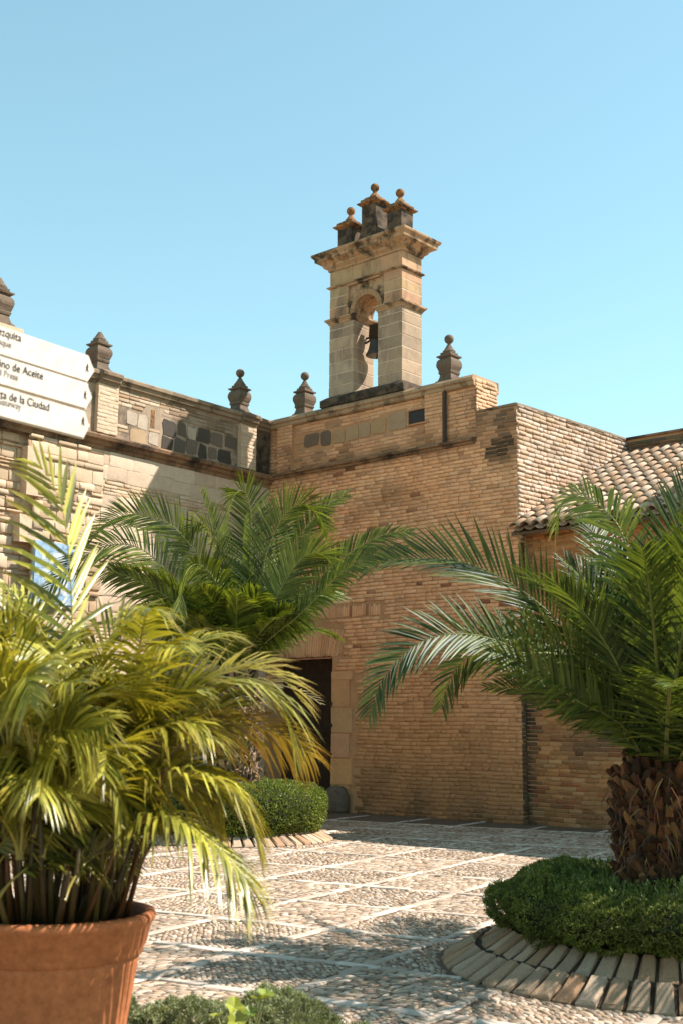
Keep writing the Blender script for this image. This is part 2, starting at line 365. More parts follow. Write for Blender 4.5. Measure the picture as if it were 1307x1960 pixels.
# flat brick arch over the doorway and the soldier course of an older arch above it: every brick on end
for (x0, x1, z0, z1, fan, n) in ((.04, 2.02, DOOR[2] + .01, 3.46, .30, 34), (1.02, 2.98, 3.64, 3.87, .05, 34)):
    for i in range(n):
        t = (i + .5) / n; x = x0 + (x1 - x0) * t; c = col_front(x, 3.2, rng)
        inst('arch_brick', brick_me(i % 8, 'brick_obj'), front, (x - .024, .004, z0), (0, (t - .5) * 2 * fan, 0), ((x1 - x0) / n - .011, rng.uniform(.014, .028), z1 - z0 - rng.uniform(0, .05)), tuple(v * .95 for v in c))
# dressed stone jamb of the doorway
z = .0; k = 0
while z < 2.58:
    h = rng.uniform(.38, .52); x1 = 2.32 if k % 2 else 2.25
    b = MB().box(DOOR[1] + .004, x1, -.028, .3, z + .006, min(z + h, 2.62) - .006, .006); o = b.build('jamb_stone', M['ashlar'], front); o.color = (*[v * rng.uniform(.9, 1.08) for v in (.62, .36, .19)], 1); z += h; k += 1
# parapet over the cornice line
pw = MB(); pw.box(-.35, Q_PAR, .03, .66, CORN_Z, PAR_Z); pw.box(Q_PAR, Q_END, .0, .75, CORN_Z, BLK_Z)
par = pw.build('parapet', M['mortar'], BB)
st_px = [(582, 609, 828, 854, (.20, .145, .10)), (613, 631, 822, 853, (.17, .13, .095)), (636, 658, 820, 847, (.42, .28, .16)), (660, 683, 813, 842, (.45, .31, .18)), (685, 706, 806, 836, (.40, .285, .175)), (708, 736, 798, 829, (.43, .29, .16)), (741, 776, 787, 822, (.40, .29, .185))]
rects = []
for (xa, xb, ya, yb, c) in st_px:
    q0, z1 = fq(xa, ya); q1, z0 = fq(xb, yb); z1 = fq((xa + xb) / 2, ya + 2)[1]; z0 = fq((xa + xb) / 2, yb)[1]; rects.append((q0, q1, z0, z1))
    b = MB(); m_ = .16 * (z1 - z0); p = [(q0 + m_, z0), (q1 - m_ * .6, z0), (q1, z0 + m_), (q1, z1 - m_), (q1 - m_, z1), (q0 + m_, z1), (q0, z1 - m_), (q0, z0 + m_)]
    p = [(x + rng.uniform(-.012, .012), z_ + rng.uniform(-.012, .012)) for x, z_ in p]
    b.extrude(p, .06, .016, 'y'); o = b.build('parapet_stone', M['ashlar'], par); o.color = (*c, 1)
hq0, hz1 = fq(781, 788); hq1, hz0 = fq(815, 806)
rects.append((hq0, hq1, hz0, hz1))
b = MB().box(hq0, hq1, .012, .03, hz0, hz1); o = b.build('drain_hole', M['iron'], par)
hb = MB()
for r_ in ((hq0 - .03, hq0, hz0 - .03, hz1 + .03), (hq1, hq1 + .03, hz0 - .03, hz1 + .03), (hq0, hq1, hz0 - .03, hz0), (hq0, hq1, hz1, hz1 + .03)): hb.box(r_[0], r_[1], -.012, .03, r_[2], r_[3], .003)
hb.build('drain_frame', M['mortar'], par)
PIL = [(.24, .66), (4.08, 4.48)]
skipP = rectangle_skip(rects + [(a, b_, CORN_Z, PAR_Z) for a, b_ in PIL])
def col_par(x, z, rng):
    c = col_front(x, z, rng); c = mixc(c, (.34, .235, .15), .25); return mixc(c, (.07, .052, .038), max(0, nz(x * 2.2, z * 2.6, 17)) * .9)
items = [(a, b_, c0, c1, p, c, .03) for a, b_, c0, c1, p, c in courses(0, Q_PAR, CORN_Z + .06, PAR_Z, .07, .22, .014, col_par, rng, skipP, (.004, .02), seed=2.)]
items += courses(Q_PAR, Q_END, CORN_Z, BLK_Z, .07, .27, .013, col_par, rng, None, (.006, .024), seed=2.)
for a, b_ in PIL:
    MB().box(a, b_, -.035, .03, CORN_Z + .05, PAR_Z - .02, .004).build('pilaster', M['mortar'], par)
    items += [(i0, i1, c0, c1, p, c, -.035) for i0, i1, c0, c1, p, c in courses(a, b_, CORN_Z + .06, PAR_Z - .02, .07, .24, .014, col_par, rng, None, (.006, .02), seed=4.)]
masonry(par, items, lambda x, y, z: f_world(x, 0, z), -1)
# raised brick end of the parapet
items = [(.66 - b_, .66 - a, c0, c1, p, tuple(v * 1.05 for v in mixc(c, (.58, .46, .34), .5))) for a, b_, c0, c1, p, c in courses(.03, .66, BLK_Z + .02, PAR_Z + .1, .075, .24, .014, col_par, rng, None, (.01, .035), seed=6.)]
endw = MB().box(0, .63, 0, .5, BLK_Z - .3, PAR_Z + .1).build('parapet_end', M['mortar_pale'], BB, loc=(Q_PAR, .03, 0), rz=math.pi / 2)
masonry(endw, [(a - .03, b_ - .03, c0, c1, p, c) for a, b_, c0, c1, p, c in items], lambda x, y, z: f_world(Q_PAR, x, z), -1)
# string course below the parapet
cs = MB(); cs.extrude([(.0, CORN_Z - .05), (-.05, CORN_Z - .045), (-.06, CORN_Z), (-.11, CORN_Z + .012), (-.115, CORN_Z + .055), (.03, CORN_Z + .09)], .0, Q_PAR - .02)
cs.build('string_course', M['trim_dark'], BB)
# coping: stones laid along the parapet
x = -.3
while x < Q_PAR - .02:
    L = min(rng.uniform(.34, .62), Q_PAR - x)
    b = MB().extrude([(-.02, PAR_Z - .055), (-.06, PAR_Z - .03), (-.065, PAR_Z + .03), (-.10, PAR_Z + .05), (-.105, PAR_Z + .10), (-.06, PAR_Z + .15), (.72, PAR_Z + .15), (.74, PAR_Z - .055)], x + .004, x + L - .004)
    o = b.build('coping_stone', M['coping'], par); k = rng.uniform(.8, 1.1); o.color = (.43 * k, .30 * k, .19 * k, 1); x += L
for (xa, xb, yb, zt) in ((Q_PAR, Q_END, .75, BLK_Z),):
    o = MB().box(xa + .004, xb + .012, -.02, yb, zt + .002, zt + .045, .006).build('block_cap', M['coping'], par); o.color = (.26, .19, .125, 1)
# flank of the block
side = MB().box(0, 3.7, 0, .6, 4.75, BLK_Z).build('side_wall', M['mortar_pale'], BB, loc=(Q_END, 0, 0), rz=ROT_R - ROT_F)
def col_side(x, z, rng):
    c = rng.choice([(.62, .495, .395), (.66, .54, .44), (.58, .46, .35), (.68, .57, .47), (.54, .40, .29), (.61, .455, .325)])
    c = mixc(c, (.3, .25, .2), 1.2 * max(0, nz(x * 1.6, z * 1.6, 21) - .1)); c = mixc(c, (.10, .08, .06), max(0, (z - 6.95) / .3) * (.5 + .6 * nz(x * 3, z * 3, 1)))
    k = rng.uniform(.88, 1.1); return tuple(v * k for v in c)
MB().box(.004, 3.7, .004, .6, -.05, 4.75).build('side_wall_foot', M['mortar'], BB, loc=(Q_END, 0, 0), rz=ROT_R - ROT_F)
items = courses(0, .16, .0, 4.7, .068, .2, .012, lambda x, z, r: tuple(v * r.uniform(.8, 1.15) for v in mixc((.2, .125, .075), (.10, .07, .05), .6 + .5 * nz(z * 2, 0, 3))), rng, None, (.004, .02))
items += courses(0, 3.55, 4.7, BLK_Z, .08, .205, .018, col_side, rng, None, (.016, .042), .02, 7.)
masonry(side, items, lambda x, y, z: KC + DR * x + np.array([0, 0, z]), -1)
x = .0
while x < 3.6:
    L = min(rng.uniform(.3, .5), 3.6 - x)
    o = MB().box(x, x + L - .008, -.03, .62, BLK_Z + .003, BLK_Z + .045, .005).build('coping_stone', M['coping'], side); k = rng.uniform(.8, 1.1); o.color = (.3 * k, .235 * k, .17 * k, 1); x += L
# flat roof behind the parapet
MB().box(.0, 5.3, .66, 5.5, 6.3, 6.5).build('flat_roof', M['mortar'], BB)
MB().box(5.0, 5.3, .7, 5.5, 5.0, 6.3).build('inner_wall', M['mortar'], BB)
# iron gutter stain strip at the right pilaster: rainwater pipe
MB().tube([(4.545, -.03, PAR_Z + .02), (4.545, -.03, CORN_Z + .08)], .028, 8).build('rain_pipe', M['iron'], BB)

# plank door
WD = thing('plank_door', 'dark plank door studded with iron, deep in the brick doorway', 'door', f_world(0, 0, 0), ROT_F)
n = 9
for i in range(n):
    xa = DOOR[0] + (DOOR[1] - DOOR[0]) * i / n; xb = DOOR[0] + (DOOR[1] - DOOR[0]) * (i + 1) / n
    MB().box(xa + .004, xb - .004, .34 + rng.uniform(0, .008), .40, .01, DOOR[2] - .02, .002).build('plank', M['wood_dark'], WD)
for zz in (.25, 1.3, 1.42, 2.5):
    MB().box(DOOR[0] + .02, DOOR[1] - .02, .315, .338, zz, zz + .10, .002).build('rail', M['wood_dark'], WD)
for zz in (.3, 1.35, 1.47, 2.55):
    for i in range(n):
        xm = DOOR[0] + (DOOR[1] - DOOR[0]) * (i + .5) / n
        MB().sphere(.022, (xm, .312, zz), 8, 5).build('stud', M['iron'], WD, True)
for zz in (1.05, 1.6, 2.0):
    MB().box(DOOR[1] - .03, DOOR[1] + .035, -.035, .05, zz - .03, zz + .03, .004).build('hinge_pin', M['iron'], WD)
# worn guard stone beside the doorway
gq, gz = fq(655, 1500)
gs = MB().lathe([(.02, 0), (.22, 0), (.24, .06), (.235, .3), (.2, .42), (.12, .48), (.03, .5)], 14).build('guard_stone', M['finial'], None, True, loc=f_world(gq, -.16, 0))
tag(gs, 'worn dark guard stone at the foot of the doorway jamb', 'guard stone')

# ================================================================== TILED WING
WG_B = .13
WG = thing('tiled_wing', 'low brick wing with clay tiled lean-to roof beside the corner block', 'building', f_world(Q_END, 0, 0), ROT_F)
WL, WZ = 3.78, 5.0
DW = (2.66, 3.55, 2.15)
w = MB(); w.box(.0, DW[0], WG_B, .7, -.05, WZ); w.box(DW[0], DW[1], WG_B, .7, DW[2], WZ); w.box(DW[1], WL, WG_B, .7, -.05, WZ); w.box(DW[0], DW[1], .5, .7, -.05, DW[2])
wall = w.build('wing_wall', M['mortar'], WG)
def col_wing(x, z, rng):
    c = rng.choice([(.52, .265, .115), (.56, .28, .12), (.47, .225, .095), (.40, .15, .07), (.55, .32, .16), (.43, .21, .095)])
    if z > 2.6: c = mixc(c, (.62, .31, .13), .5)
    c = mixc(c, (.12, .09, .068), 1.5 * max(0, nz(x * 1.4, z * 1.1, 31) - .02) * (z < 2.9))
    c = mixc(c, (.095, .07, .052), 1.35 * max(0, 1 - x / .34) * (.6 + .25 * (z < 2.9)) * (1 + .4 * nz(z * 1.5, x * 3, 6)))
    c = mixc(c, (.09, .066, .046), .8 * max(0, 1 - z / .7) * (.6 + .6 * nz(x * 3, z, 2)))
    k = rng.uniform(.82, 1.14); return tuple(v * k for v in c)
sk = rectangle_skip([(DW[0], DW[1], -.1, DW[2]), (2.05, DW[0], -.1, 2.7)])
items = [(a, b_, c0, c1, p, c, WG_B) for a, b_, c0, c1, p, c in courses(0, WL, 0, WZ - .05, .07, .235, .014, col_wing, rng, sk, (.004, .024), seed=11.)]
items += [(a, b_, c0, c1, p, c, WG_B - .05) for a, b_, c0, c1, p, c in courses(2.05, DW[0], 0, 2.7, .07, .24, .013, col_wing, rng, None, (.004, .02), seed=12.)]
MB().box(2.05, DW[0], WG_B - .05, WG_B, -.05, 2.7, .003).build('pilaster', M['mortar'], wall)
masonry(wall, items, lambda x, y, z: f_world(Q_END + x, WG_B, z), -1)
for i in range(6):
    xa = DW[0] + (DW[1] - DW[0]) * i / 6; MB().box(xa + .004, xa + (DW[1] - DW[0]) / 6 - .004, .44, .48, 0.01, DW[2] - .01).build('door_plank', M['wood_dark'], WG)
# lean-to roof: z = RZ + RS * b
RZ, RS, B0, B1 = 5.03, .52, -.28, 3.55
rl = math.hypot(1, RS); slope = math.atan(RS)
rb = MB(); rb.extrude([(B0 + .06, RZ + RS * B0 - .10), (B0 + .06, RZ + RS * B0 - .05), (B1, RZ + RS * B1 - .05), (B1, RZ + RS * B1 - .14), (.72, WZ), (.13, WZ - .02)], .005, WL)
roof = rb.build('roof', M['roof_bed'], WG)
def tile_mesh(conv):
    V, Fc = [], []; n = 8; L = .46
    for (y, r) in ((0, .098), (L, .08)):
        for t in (0, .014):
            for i in range(n + 1):
                a = math.pi * i / n; R_ = r - t
                V.append((-R_ * math.cos(a), y, (R_ * math.sin(a)) * (.85 if conv else -.62)))
    m = n + 1
    for i in range(n):
        Fc += [(i, i + 1, 2 * m + i + 1, 2 * m + i), (m + i, 3 * m + i, 3 * m + i + 1, m + i + 1), (i, m + i, m + i + 1, i + 1), (2 * m + i, 2 * m + i + 1, 3 * m + i + 1, 3 * m + i)]
    me = mesh_np('roof_tile', V, [np.array(Fc)], None, False); me.materials.append(M['roof_tile']); return me
T_UP, T_DN = tile_mesh(True), tile_mesh(False)
pitch = .212; ncol = int(WL / pitch); step = .335
for cidx in range(ncol):
    x = .10 + cidx * pitch
    for r_ in range(int((B1 - B0) * rl / step)):
        b_ = B0 + r_ * step / rl; z = RZ + RS * b_
        P = f_world(Q_END + x, b_, z); px, py, w_ = proj(P)
        if px > 1500: continue
        k = rng.uniform(.8, 1.12); c = rng.choice([(.44, .31, .21), (.50, .375, .27), (.39, .26, .165), (.46, .36, .275), (.52, .42, .325)])
        inst('roof_tile', T_UP, roof, (x + rng.uniform(-.008, .008), b_, z + .03 + rng.uniform(0, .008)), (slope - .035, 0, rng.uniform(-.03, .03)), (1, 1, 1), tuple(v * k for v in c))
        inst('channel_tile', T_DN, roof, (x + pitch / 2, b_ - .03, z + .012), (slope - .03, 0, rng.uniform(-.02, .02)), (1, 1, 1), tuple(v * k * .8 for v in c))
tall = MB().box(3.78, 10.5, .0, 3.5, -.05, 7.15).build('unseen_tall_end', M['mortar'], WG, loc=(0, 0, 0))  # unseen taller end, inferred from the long cobble shadow and added to cast it
masonry(tall, courses(3.8, 8.5, 0, 7.1, .07, .27, .014, col_front, rng, None, (.006, .022), seed=33.), lambda x, y, z: f_world(Q_END + x, 0, z), -1, n_obj=0)
MB().box(3.74, 10.6, -.08, 3.6, 7.15, 7.25).build('unseen_end_cap', M['trim_dark'], WG)
# wall behind the roof
RW = thing('rear_wall', 'brick wall rising behind the tiled roof, shade painted into its dark colour', 'wall', f_world(Q_END, 3.55, 0), ROT_F)
rwl = MB().box(2.0 - 1.85, 8, 0, .5, 4.0, BLK_Z).build('wall_face', M['mortar'], RW)
items = courses(.18, 6.5, 5.4, BLK_Z - .02, .075, .3, .015, lambda x, z, r: tuple(v * r.uniform(.7, 1.1) for v in mixc((.30, .22, .15), (.10, .08, .06), .5 + .6 * nz(x * 1.5, z * 1.5, 4))), rng, None, (.006, .03), seed=9.)  # shade on this wall is put into the dark brick colours
masonry(rwl, items, lambda x, y, z: f_world(Q_END + x, 3.55, z), -1)
MB().box(.16, 8, -.04, .53, BLK_Z, BLK_Z + .045, .004).build('wall_cap', M['trim_dark'], RW)

# ================================================================== STONE SIDE WALL (frame: x = distance from the corner, +y faces the courtyard)
SW = thing('stone_side_wall', 'old stone courtyard wall with moulded cornice and patched parapet', 'wall', CN, ROT_L)
S_C, S_P, S_L = 6.47, 7.62, 9.5
w = MB(); w.box(0, 5.7, -.7, 0, -.05, S_C); w.box(5.7, S_L, -.7, -.2, -.05, S_C)
swall = w.build('wall_body', M['mortar_pale'], SW)
rng = random.Random(23)
def col_ash(x, z, rng):
    c = rng.choice([(.60, .485, .37), (.57, .455, .345), (.63, .515, .40), (.56, .44, .335)]); k = rng.uniform(.92, 1.07); return tuple(v * k for v in c)
def col_rub(x, z, rng):
    c = rng.choice([(.53, .41, .285), (.58, .46, .33), (.47, .34, .22), (.60, .49, .365), (.54, .41, .28)]); k = rng.uniform(.85, 1.1); return tuple(v * k for v in c)
lw = lambda x, y, z: l_world(x, 0, z)
items = []; z = 6.44; row = 0
while z > .1:                                    # squared blocks, banded with thin brick courses
    if row in (2, 7, 12):
        for _ in range(4):
            h = .062; items += courses(.02, 4.35, z - h, z - .001, h, .27, .012, col_rub, rng, None, (.004, .022), .006); z -= h
    else:
        h = rng.uniform(.255, .29); x = .02 - (.28 if row % 2 else 0)
        while x < 4.38:
            L = rng.uniform(.46, .58); a, b_ = max(x, .02), min(x + L - .006, 4.38)
            if b_ - a > .08: items.append((a, b_, z - h + .003, z - .003, rng.uniform(.012, .02), col_ash(a, z, rng)))
            x += L
        z -= h
    row += 1
masonry(swall, items, lw, 1, 'wall_block', 'blockwork', 300, 'ashlar', 'ashlar_attr')
# rough rubble with toothed stones left waiting for a further wall
items = []
def rough_rows(x0, x1, z0, z1, yo, pr, jag0=0., jag1=0.):
    z = z0; out = []
    while z < z1 - .05:
        h = min(rng.choice((.06, .075, .11, .15, .2, .26)), z1 - z); xe = x1 + (rng.uniform(0, jag1) if jag1 else 0); x = x0 + rng.uniform(-.05, .05) * (jag0 > 0)
        while x < xe - .03:
            L = min(rng.uniform(.12, .40) * (1 if h > .12 else 1.1), xe - x)
            if L > .05: out.append((x + .008, x + L - .012, z + .007 + rng.uniform(0, .012), z + h - .012, rng.uniform(*pr), col_rub(x, z, rng), yo))
            x += L
        z += h
    return out
plq = (5.0, 5.85, 3.5, 4.62)
items += rough_rows(4.4, 5.62, .0, S_C - .05, 0., (.008, .06), 1, .42)
items += rough_rows(5.7, S_L - .3, .0, S_C - .05, -.2, (.01, .08))
for (a, b_, c0, c1) in ((5.62, 6.0, 5.35, 6.2), (5.62, 6.25, 3.0, 3.6), (5.62, 6.1, 4.55, 5.0)):
    MB().box(a, b_, -.2, .03, c0, c1, .02).build('toothing_stone', M['mortar_pale'], swall)
masonry(swall, items, lw, 1, 'rubble_stone', 'rubble', 300, 'ashlar', 'ashlar_attr')
# cornice
MB().extrude([(-.1, S_C - .06), (.02, S_C - .06), (.035, S_C), (.085, S_C + .03), (.10, S_C + .075), (.165, S_C + .10), (.185, S_C + .155), (.17, S_C + .185), (.0, S_C + .235), (-.1, S_C + .235)], .01, S_L).build('cornice', M['trim_dark'], SW)
# parapet with stone patches
par2 = MB().box(0, S_L, -.62, 0, S_C + .2, S_P).build('parapet', M['old_mortar'], SW)
items = []; rects = []
for (c0, c1, off) in ((7.03, 7.30, 0), (6.73, 6.99, .18)):
    x = .98 + off
    while x < 4.0:
        L = rng.uniform(.26, .42)
        if x + L > 4.12: break
        dark = x + L / 2 < 2.95 and rng.random() < .85
        base = rng.choice([(.09, .078, .066), (.13, .11, .09), (.18, .145, .115), (.075, .065, .056)]) if dark else rng.choice([(.44, .38, .31), (.48, .41, .32), (.42, .31, .2), (.46, .40, .32)])
        if x < 3.24 + .1 and x + L > 3.24 and c0 > 7: x += L; continue
        j = rng.uniform(-.02, .02); r_ = (x, x + L - rng.uniform(.01, .06), c0 + j - rng.uniform(0, .03), c1 + j * .5 + rng.uniform(-.04, .02)); rects.append(r_)
        p = [(r_[0] + .02, r_[2]), (r_[1] - .03, r_[2] + .01), (r_[1], r_[2] + .05), (r_[1] - .01, r_[3] - .04), (r_[1] - .04, r_[3]), (r_[0] + .03, r_[3] - .01), (r_[0], r_[3] - .05), (r_[0] + .005, r_[2] + .04)]
        p = [(a + rng.uniform(-.022, .022), b_ + rng.uniform(-.024, .024)) for a, b_ in p]
        o = MB().extrude(p, -.05, rng.uniform(.004, .014), 'y').build('parapet_stone', M['ashlar'], par2); o.color = (*base, 1); x += L
nx, nzz = 3.25, 7.22
rects.append((nx - .05, nx + .05, 7.05, 7.42))
MB().box(nx - .045, nx + .045, .001, .006, 7.06, 7.40).build('drain_slot', M['lichen_stone'], par2)
PL2 = [(.52, .96), (4.16, 4.62), (6.3, 6.8)]
MB().box(.03, .50, -.01, .016, S_C + .24, S_P - .03, .004).build('sooted_panel', M['gable_dark'], par2); rects.append((0, .51, 6, 8))
skp = rectangle_skip(rects + [(a, b_, 6, 8) for a, b_ in PL2])
def col_par2(x, z, rng):
    c = rng.choice([(.50, .40, .29), (.54, .44, .33), (.45, .33, .22), (.56, .47, .36), (.42, .29, .19)])
    if x < 2.9: c = mixc(c, (.17, .13, .095), .55 + .4 * nz(x * 3, z * 3, 2))
    if 1 < x < 2.9 and z < 7.33: c = mixc(c, (.06, .053, .047), .5 + .6 * nz(x * 4, z * 4, 6))
    k = rng.uniform(.85, 1.1); return tuple(v * k for v in c)
items = courses(.02, S_L - .1, S_C + .235, S_P - .02, .072, .25, .014, col_par2, rng, skp, (.003, .022), seed=15.)
for a, b_ in PL2:
    MB().box(a, b_, 0, .09, S_C + .23, S_P - .01, .003).build('pilaster', M['mortar_pale'], par2)
    items += [(p[0], p[1], p[2], p[3], p[4], tuple(1.05 * v for v in mixc(p[5], (.6, .5, .38), .6)), .09) for p in courses(a, b_, S_C + .235, S_P - .01, .072, .24, .012, lambda x, z, r: col_par2(4, z, r), rng, None, (.003, .012), seed=16.)]
masonry(par2, items, lw, 1)
def coping_run(x0, x1, y):
    x = x0
    while x < x1 - .02:
        L = min(rng.uniform(.4, .75), x1 - x)
        o = MB().extrude([(-.64, S_P - .02), (y + .015, S_P - .02), (y + .03, S_P + .03), (y + .075, S_P + .05), (y + .085, S_P + .11), (y + .125, S_P + .135), (y + .13, S_P + .19), (y + .05, S_P + .235), (-.66, S_P + .235)], x + .003, x + L - .003).build('coping_stone', M['coping'], par2)
        k = rng.uniform(.8, 1.1); o.color = (.30 * k, .235 * k, .165 * k, 1); x += L
coping_run(.02, PL2[0][0], 0); coping_run(PL2[0][0], PL2[0][1], .09); coping_run(PL2[0][1], PL2[1][0], 0); coping_run(PL2[1][0], PL2[1][1], .09); coping_run(PL2[1][1], PL2[2][0], 0); coping_run(PL2[2][0], PL2[2][1], .09); coping_run(PL2[2][1], S_L - .02, 0)
# painted tile plaque
PQ = thing('tile_plaque', 'blue and white glazed tile plaque fixed to the rough stone wall', 'plaque', l_world(5.42, .13, 3.55), ROT_L)
MB().box(-.43, .43, -.03, .012, -.02, 1.04, .002).build('backing', M['glaze_blue'], PQ)
for i in range(6):
    for j in range(7):
        xa, za = -.42 + i * .14, j * .146
        edge = i in (0, 5) or j in (0, 6)
        inst('tile', (bpy.data.meshes.get('tile_edge') if edge else bpy.data.meshes.get('tile_mid')) or (lambda me: (me.materials.append(M['glaze_blue' if edge else 'glaze']), me)[1])(MB().box(0, .137, 0, .012, 0, .143).mesh('tile_edge' if edge else 'tile_mid')), PQ, (xa, .013 + rng.uniform(0, .003), za))

# ================================================================== FINIALS
def finial(name, label, loc, rz, s=1.0, ball=True, mat='finial'):
    t = thing(name, label, 'finial', loc, rz, None)
    b = MB(); b.rect_profile(0, 0, 0, 0, [(o * s * .70, z * s) for o, z in ((.27, 0), (.275, .05), (.255, .075), (.225, .085), (.19, .15), (.178, .2), (.2, .215), (.21, .25), (.195, .265), (.215, .3), (.245, .36), (.25, .41), (.235, .46), (.2, .5), (.17, .51))], j=.004)
    b.build('urn', M[mat], t)
    b = MB(); b.rect_profile(0, 0, 0, 0, [(o * s * .70, z * s) for o, z in ((.17, .505), (.19, .52), (.24, .54), (.245, .565), (.2, .575), (.165, .59), (.165, .63))], j=.004); b.build('cap', M[mat], t)
    top = .83 if ball else .80
    MB().lathe([(r * s * .76, z * s) for r, z in ((.16, .625), (.165, .66), (.13, .69), (.085, .745), (.045, .80), (.032, top))], 14).build('cone', M[mat], t, False)
    if ball: MB().sphere(.09 * s, (0, 0, .905 * s), 16, 10).build('ball', M[mat], t, True)
    return t
zt = S_P + .235; ft = PAR_Z + .15
finial('stone_finial', 'grey stone ball finial on the pilaster of the stone side wall, by the inner corner', l_world(.74, -.2, zt), ROT_L)
finial('stone_finial', 'ball-less stone finial with blunt top on the side wall, close to the direction signs', l_world(4.42, -.2, zt), ROT_L, 1., False)
finial('stone_finial', 'taller stone finial on a raised pedestal, rising just above the direction signs', l_world(6.58, -.25, zt + .3), ROT_L, 1.12, False)
MB().box(6.25, 6.9, -.6, .06, zt + .002, zt + .3, .006).build('finial_pedestal', M['mortar_pale'], SW)
finial('stone_finial', 'brown stone ball finial on the brick parapet between inner corner and bell gable', f_world(.72, .26, ft), ROT_F)
finial('stone_finial', 'grey stone ball finial on the brick parapet beside the raised parapet end', f_world(4.43, .26, ft), ROT_F)

# ================================================================== BELL GABLE (frame of the front wall)
GZ = ft                                          # stands on the parapet
BG = thing('bell_gable', 'tall stone bell gable with round arch, heavy cornice and three ball finials', 'bell gable', f_world(0, 0, 0), ROT_F)
X0, X1, O0, O1, D0, D1 = 1.62, 3.49, 2.25, 2.88, .02, .64
rng = random.Random(41)
gp = MB(); gp.rect_profile(X0, X1, D0, D1, [(.13, GZ + .001), (.13, GZ + .15), (.05, GZ + .20), (.0, GZ + .235)], j=.006); gp.build('plinth', M['gable_dark'], BG)
def gstone(x, z, face=0):
    c = rng.choice([(.40, .31, .225), (.43, .33, .235), (.36, .285, .21), (.42, .335, .25)]); k = rng.uniform(.88, 1.1); return tuple(v * k for v in c)
IMP = 9.58
def block(name, x0, x1, y0, y1, z0, z1, part, j=.004, c=None):
    o = MB().rect_profile(x0 + .012, x1 - .012, y0 + .012, y1 - .012, [(0, z0 + .003), (.009, z0 + .014), (.009, z1 - .014), (0, z1 - .003)], j=j).build(name, M['gable_block'], part)
    o.color = (*(c or gstone(x0, z0)), 1); return o
for (xa, xb, nm) in ((X0, O0, 'pier'), (O1, X1, 'pier')):
    pier = MB().box(xa + .008, xb - .008, D0 + .008, D1 - .008, GZ + .23, IMP + .02).build(nm, M['gable_core'], BG)
    z = GZ + .235; k = 0; hs = [.20, .25, .24, .25, .25, .2, .3]
    while z < IMP - .05:
        h = min(hs[k % 7], IMP - z)
        if IMP - z - h < .09: h = IMP - z
        if k % 2 == (1 if xa == X0 else 0):
            m_ = xa + (xb - xa) * rng.uniform(.42, .55); block('pier_block', xa, m_ - .006, D0, D1, z, z + h, pier); block('pier_block', m_ + .006, xb, D0, D1, z, z + h, pier)
        else: block('pier_block', xa, xb, D0, D1, z, z + h, pier)
        z += h; k += 1
    MB().rect_profile(xa, xb, D0, D1, [(.0, IMP), (.015, IMP + .004), (.02, IMP + .03), (.045, IMP + .055), (.055, IMP + .075), (.075, IMP + .08), (.075, IMP + .115), (.02, IMP + .135), (0, IMP + .136)], j=.002).build('impost', M['gable_cornice'], pier)
# arch zone
AZ = IMP + .137; AT = 10.34; CXA = (O0 + O1) / 2; RA = (O1 - O0) / 2
arch = MB()
N = 20; ang = [math.pi * i / N for i in range(N + 1)]
inner = [(CXA - RA * math.cos(a), AZ + RA * math.sin(a)) for a in ang]
PX0, PX1 = 2.10, 3.03
def outer_pt(a):
    dx, dz = -math.cos(a), math.sin(a); t = min((CXA - PX0) / max(abs(dx), 1e-6) , (AT - AZ) / max(dz, 1e-6)); return (CXA + dx * t, AZ + dz * t)
outer = [outer_pt(a) for a in ang]
for y in (D0 + .035, D1 - .03):
    V = [(x, y, z) for x, z in inner] + [(x, y, z) for x, z in outer]; arch.add(V, [(i, i + 1, N + 2 + i, N + 1 + i) for i in range(N)])
arch.add([(x, y, z) for y in (D0 + .03, D1 - .03) for x, z in inner], [(i, i + 1, N + 2 + i, N + 1 + i) for i in range(N)])
for xa, xb in ((PX0, O0), (O1, PX1)): arch.box(xa, xb, D0 + .035, D1 - .03, AZ - .002, AZ + .004)
arch.add([(PX0, y, AT - .003) for y in (D0 + .035, D1 - .03)] + [(PX1, y, AT - .003) for y in (D1 - .03, D0 + .035)], [(0, 1, 2, 3)])
arch_o = arch.build('arch', M['gable_cornice'], BG, fix=False)
# archivolt: voussoirs ringed round the opening
nv = 13
for i in range(nv):
    a0, a1 = math.pi * (i + .03) / nv, math.pi * (i + .97) / nv; P = []
    for (r_, aa) in ((RA - .004, a0), (RA + .10, a0), (RA + .10, a1), (RA - .004, a1)): P.append((CXA - r_ * math.cos(aa), AZ + .002 + r_ * math.sin(aa)))
    o = MB().extrude(P, D0 - .004 + rng.uniform(0, .004), D0 + .05, 'y').build('voussoir', M['ashlar'], arch_o); k = rng.uniform(.9, 1.1); o.color = (.34 * k, .225 * k, .13 * k, 1)
sp = BG
for (xa, xb) in ((X0, PX0), (PX1, X1)):
    zz = AZ
    for k, h in enumerate((.22, .22, AT - AZ - .44)):
        block('spandrel_block', xa, xb, D0, D1, zz, zz + h, sp, c=tuple(v * rng.uniform(.95, 1.15) for v in (.43, .30, .185))); zz += h
    MB().box(xa + .008, xb - .008, D0 + .008, D1 - .008, AZ, AT).build('spandrel_core', M['gable_core'], BG)
# label moulding over the panel
MB().box(PX0 - .03, PX1 - .1, D0 - .025, D0 + .04, AT - .03, AT + .012, .003).build('label_moulding', M['gable_cornice'], BG)
MB().box(PX0 - .035, PX0 + .02, D0 - .02, D0 + .04, AZ + .01, AT - .03, .003).build('label_moulding', M['gable_cornice'], BG)
